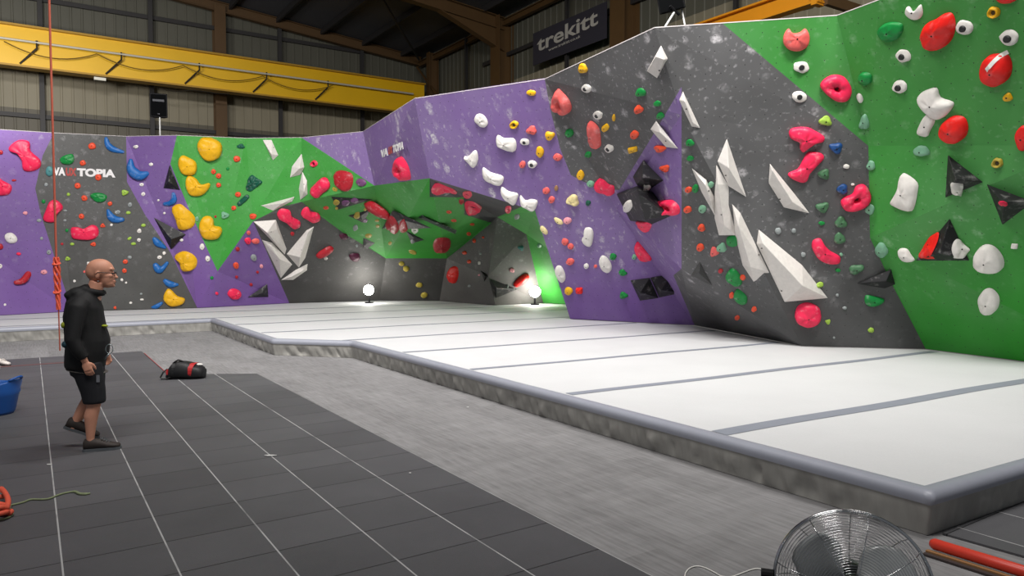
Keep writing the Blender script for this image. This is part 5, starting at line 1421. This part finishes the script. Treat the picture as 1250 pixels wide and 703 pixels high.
# ------------------------------------------------------------------ the walking man
SKIN = plain('skin', (206, 146, 120), .55, vary=.1, scale=14); JK = plain('black_softshell', (13, 13, 15), .75, vary=.2); SH = plain('black_shorts_cloth', (20, 21, 27), .8, vary=.2)
mo = at_z(112, 547.5, ZT); mo.z = ZT + .001
man = empty('person', mo, 'bald person in glasses, black hooded jacket, shorts and dark shoes walking across the tiles', 'person')
yaw = R(22); ex = Vector((math.cos(yaw), math.sin(yaw), 0)); ey = Vector((-math.sin(yaw), math.cos(yaw), 0))
def G(x, y, z): return mo + ex * x + ey * y + Vector((0, 0, z))
ROTM = Matrix((ex, ey, Vector((0, 0, 1)))).transposed()
def chain(m, pts, n=14):
    """pts: (x, y, z, radius along travel, radius sideways)"""
    m.tube([G(*p[:3]) for p in pts], [(p[3], p[4]) for p in pts], n, ell=ex)
def remesh(o, vox, sm=3):
    r = o.modifiers.new('r', 'REMESH'); r.mode = 'VOXEL'; r.voxel_size = vox; r.use_smooth_shade = True
    s = o.modifiers.new('s', 'SMOOTH'); s.factor = .6; s.iterations = sm
def ball(m, x, y, z, a, b, c, tilt=0):
    m.ball(G(x, y, z), a, b, c, 24, 16, ROTM @ Matrix.Rotation(tilt, 3, 'Y'))
body = MB()
# head: skull, brow, jaw, nose, lips, chin, ears
hx, hz = .105, 1.555
ball(body, hx - .008, 0, hz + .018, .108, .079, .094)
ball(body, hx - .05, 0, hz + .0, .07, .07, .08)
ball(body, hx + .045, 0, hz - .055, .062, .062, .085, R(8))
ball(body, hx + .052, 0, hz - .102, .052, .05, .042)
ball(body, hx + .085, 0, hz + .022, .02, .055, .018)
ball(body, hx + .09, 0, hz - .122, .018, .024, .018)
ball(body, hx + .104, 0, hz - .085, .012, .028, .007); ball(body, hx + .102, 0, hz - .097, .012, .025, .008)
ball(body, hx + .108, 0, hz - .035, .014, .012, .028, R(-18)); ball(body, hx + .118, 0, hz - .052, .017, .017, .012)
for s in (-1, 1):
    ball(body, hx + .075, s * .035, hz - .04, .022, .024, .024)
    body.ball(G(hx - .018, s * .08, hz - .028), .02, .008, .034, 12, 8, ROTM @ Matrix.Rotation(R(10), 3, 'Y'))
chain(body, [(.075, 0, hz - .09, .062, .058), (.055, 0, 1.40, .062, .062), (.035, 0, 1.34, .075, .085), (.0, 0, 1.28, .08, .10)])
# torso inside the clothes
chain(body, [(-.01, 0, 1.28, .07, .12), (-.02, 0, 1.18, .11, .14), (-.005, 0, 1.0, .13, .14), (-.01, 0, .84, .12, .145)])
def arm(side, pts, hand, curl):
    chain(body, pts, 12)
    # hand: palm, thumb and four fingers, loosely curled
    hx_, hy_, hz_ = hand; d = Vector(curl).normalized(); sidev = Vector((0, side, 0)); across = d.cross(sidev).normalized()
    P = Vector((hx_, hy_, hz_))
    def g(v): return G(v.x, v.y, v.z)
    body.tube([g(P), g(P + d * .035), g(P + d * .08)], [(.024, .016), (.038, .016), (.036, .014)], 10, ell=(ROTM @ across))
    for k, (o_, L) in enumerate(((-.027, .066), (-.009, .076), (.009, .07), (.026, .056))):
        b0 = P + d * .075 + across * o_; inn = -sidev
        q = [b0, b0 + d * L * .4 + inn * .004, b0 + d * L * .68 + inn * .02, b0 + d * L * .78 + inn * .038]
        body.tube([g(v) for v in q], [.0088, .0084, .0078, .0065], 8)
    b0 = P + d * .025 - across * .03
    q = [b0, b0 + d * .025 - across * .018 - sidev * .01, b0 + d * .052 - across * .022 - sidev * .018, b0 + d * .07 - across * .018 - sidev * .022]
    body.tube([g(v) for v in q], [.0115, .0105, .0095, .0075], 8)
arm(-1, [(-.035, -.18, 1.25, .04, .04), (-.06, -.21, 1.13, .046, .045), (-.085, -.235, .985, .042, .04), (-.04, -.235, .89, .036, .034), (.0, -.225, .80, .026, .024)], (.0, -.225, .80), (.28, 0, -.96))
arm(1, [(-.0, .18, 1.25, .04, .04), (.0, .21, 1.13, .046, .045), (.0, .235, .985, .042, .04), (.05, .215, .91, .036, .034), (.085, .19, .84, .026, .024)], (.085, .19, .84), (.35, -.1, -.93))
# legs: planted near leg, trailing far leg with its heel lifted
chain(body, [(-.01, -.085, .86, .1, .09), (.01, -.09, .7, .088, .08), (.035, -.09, .52, .066, .062), (.042, -.09, .45, .058, .055), (.03, -.09, .37, .056, .052), (.014, -.09, .3, .056, .05), (.008, -.088, .19, .04, .038), (.004, -.086, .11, .032, .03), (.01, -.086, .06, .036, .03)])
chain(body, [(-.01, .085, .86, .1, .09), (-.005, .09, .7, .086, .08), (0, .09, .54, .066, .062), (.0, .09, .47, .058, .055), (-.035, .09, .4, .056, .052), (-.07, .09, .335, .055, .05), (-.12, .088, .25, .04, .038), (-.15, .086, .19, .032, .03), (-.155, .086, .15, .036, .03)])
bo = body.build('body', SKIN, man, True); remesh(bo, .0062, 2)
bo['label'] = 'bald head, bare calves and hands'
# jacket
m = MB()
chain(m, [(.02, 0, 1.375, .075, .1), (.0, 0, 1.33, .11, .16), (-.025, 0, 1.27, .145, .205), (-.035, 0, 1.17, .158, .2), (-.022, 0, 1.04, .165, .19), (-.01, 0, .95, .178, .19), (-.012, 0, .88, .172, .19), (-.03, 0, .8, .162, .19), (-.035, 0, .735, .158, .188), (-.035, 0, .722, .15, .18)], 20)
for side, P in ((-1, [(-.03, -.14, 1.29, .08, .075), (-.05, -.19, 1.25, .075, .07), (-.065, -.212, 1.14, .068, .062), (-.088, -.238, .985, .06, .056), (-.045, -.238, .89, .052, .048), (-.008, -.227, .825, .042, .04)]),
                (1, [(-.0, .14, 1.29, .08, .075), (-.0, .19, 1.25, .075, .07), (.0, .212, 1.14, .068, .062), (.0, .238, .985, .06, .056), (.042, .218, .92, .05, .048), (.075, .196, .865, .042, .04)])):
    chain(m, P, 14)
# collar and folded hood
m.tube([G(.045 + math.cos(a) * .072, math.sin(a) * .078, 1.385 + .018 * math.cos(a + math.pi)) for a in [2 * math.pi * k / 24 for k in range(24)]], .028, 8, closed=True)
ball(m, -.075, 0, 1.375, .085, .11, .05, R(-12)); ball(m, -.12, 0, 1.35, .06, .1, .042, R(10)); ball(m, -.02, 0, 1.41, .055, .088, .035, R(-20))
jo = m.build('jacket', JK, man, True); remesh(jo, .011, 3); jo['label'] = 'black hooded jacket'
HV = plain('yellow_patch', (150, 160, 30), .6); TE = plain('teal_patch', (24, 60, 72), .7)
for (x, y, z, nm, mt, w, h, lb) in ((-.175, -.075, 1.1, 'sleeve_patch', HV, .022, .028, 'yellow patch on the jacket back'), (.135, -.085, 1.085, 'chest_patch', HV, .026, .012, 'yellow stripe on the jacket front'), (-.165, -.08, .935, 'back_patch', TE, .03, .03, 'dark teal patch')):
    m = MB(); m.ball(G(x, y, z), w, .03, h, 12, 8, ROTM); m.build(nm, mt, man, True)['label'] = lb
# shorts
m = MB()
chain(m, [(-.025, 0, .8, .13, .16), (-.02, 0, .72, .14, .165), (-.015, 0, .66, .13, .16)], 18)
chain(m, [(-.01, -.085, .76, .12, .1), (.012, -.09, .64, .112, .095), (.035, -.09, .52, .098, .088), (.044, -.09, .425, .09, .084), (.044, -.09, .415, .075, .07)], 16)
chain(m, [(-.015, .085, .76, .12, .1), (-.0, .09, .64, .11, .095), (.01, .09, .54, .095, .088), (.01, .09, .455, .088, .084), (.01, .09, .445, .072, .07)], 16)
ball(m, .075, -.115, .55, .045, .05, .09); ball(m, .08, -.1, .46, .035, .05, .04)
so_ = m.build('shorts', SH, man, True); remesh(so_, .011, 3); so_['label'] = 'black knee-length shorts'
m = MB(); m.tube([G(-.02 + math.cos(a) * .142, math.sin(a) * .167, .692 - .02 * math.cos(a)) for a in [2 * math.pi * k / 36 for k in range(36)]], [(.006, .02)] * 36, 8, closed=True, ell=(0, 0, 1)); m.v = m.v
m.build('belt', plain('grey_belt', (84, 80, 76), .7), man, True)['label'] = 'grey belt under the jacket hem'
# shoes
BS = plain('brown_shoe', (48, 40, 36), .7, vary=.2); SO = plain('grey_shoe_sole', (84, 88, 92), .7)
sh1 = shoe(man, G(.092, -.086, 0), ex, .285, BS, SO, 'shoe', .1)
sh2 = shoe(man, Vector((0, 0, 0)), Vector((1, 0, 0)), .285, BS, SO, 'shoe', .1)
# trailing shoe tips forward on its toe
Mx = Matrix.Translation(G(-.09, .086, .125)) @ ROTM.to_4x4() @ Matrix.Rotation(R(24), 4, 'Y')
W = Vector(man['_w'])
for o in [sh2] + list(sh2.children):
    for v in o.data.vertices: v.co = (Mx @ (v.co + W)) - W
# glasses, eyes
GB = plain('black_glasses', (12, 12, 14), .3)
m = MB()
for s in (-1, 1):
    m.tube([G(hx + .108 + .004 * math.cos(a), s * (.034 + .024 * math.cos(a)), hz - .022 + .017 * math.sin(a)) for a in [2 * math.pi * k / 18 for k in range(18)]], .0032, 6, closed=True)
    m.tube([G(hx + .106, s * .058, hz - .014), G(hx + .075, s * .082, hz - .012), G(hx - .015, s * .087, hz - .006), G(hx - .03, s * .087, hz - .02)], .0034, 6)
m.tube([G(hx + .11, -.01, hz - .016), G(hx + .116, 0, hz - .012), G(hx + .11, .01, hz - .016)], .003, 6)
m.build('glasses', GB, man, True)['label'] = 'black framed glasses'
for s in (-1, 1):
    m = MB(); m.ball(G(hx + .09, s * .032, hz - .022), .011, .012, .008, 12, 8); m.build('eye', plain('dark_eye', (40, 30, 28), .3), man, True)
m = MB(); m.tube([G(hx + .113, -.02, hz - .0915), G(hx + .1165, 0, hz - .0905), G(hx + .113, .02, hz - .0915)], .0022, 6); m.build('mouth', plain('lip_line', (96, 48, 44), .6), man, True)
# key ring on the belt
m = MB(); kc = G(.17, -.12, .885); m.tube([kc + ex * (math.cos(a) * .028) + Vector((0, 0, math.sin(a) * .04)) for a in [2 * math.pi * k / 24 for k in range(24)]], .0035, 6, closed=True)
m.tube([kc + Vector((0, 0, -.04)), G(.13, -.11, .80)], .008, 6)
o = m.build('carabiner', plain('steel_ring', (150, 160, 165), .3, .8), man, True); o['label'] = 'steel ring clipped at the waist'
m = MB(); m.box(G(.085, -.175, .64), ex * .012, ey * .003, Vector((0, 0, .03))); m.build('pocket_tag', plain('grey_tag', (110, 112, 118), .5), man)
# ------------------------------------------------------------------ light
def area(name, loc, target, size, power, col=(1, .97, .94), sy=None):
    l = bpy.data.lights.new(name, 'AREA'); l.energy = power; l.color = col; l.size = size
    if sy: l.shape = 'RECTANGLE'; l.size_y = sy
    o = bpy.data.objects.new(name, l); o.location = loc; d = Vector(target) - Vector(loc); o.rotation_euler = d.to_track_quat('-Z', 'Y').to_euler(); COL.objects.link(o); return o
LP = LIGHTS
for i, (loc, tg, s, s2, p) in enumerate(LP):
    area('high_bay_and_fill_light', loc, tg, s, p, sy=s2).data.spread = R(180 if i == 3 else 135)
wd = bpy.data.worlds.new('world'); SC.world = wd; wd.use_nodes = True
bg = wd.node_tree.nodes['Background']; bg.inputs[0].default_value = (0.85, 0.92, 1.0, 1); bg.inputs[1].default_value = WORLD
cam = bpy.data.cameras.new('camera'); co_ = bpy.data.objects.new('camera', cam); COL.objects.link(co_)
cam.sensor_width = 36; cam.lens = F / 1250 * 36; cam.clip_start = .05; cam.clip_end = 200
co_.location = CAM; co_.rotation_euler = (math.pi / 2 - PITCH, 0, 0); SC.camera = co_
vs_ = SC.view_settings; vs_.view_transform = 'Standard'; vs_.look = 'None'; vs_.exposure = EXPO; vs_.gamma = 1; vs_.use_curve_mapping = False
SC.cycles.max_bounces = 8
for o in list(bpy.data.objects):
    for k in ('_w', '_marks'):
        if k in o.keys(): del o[k]
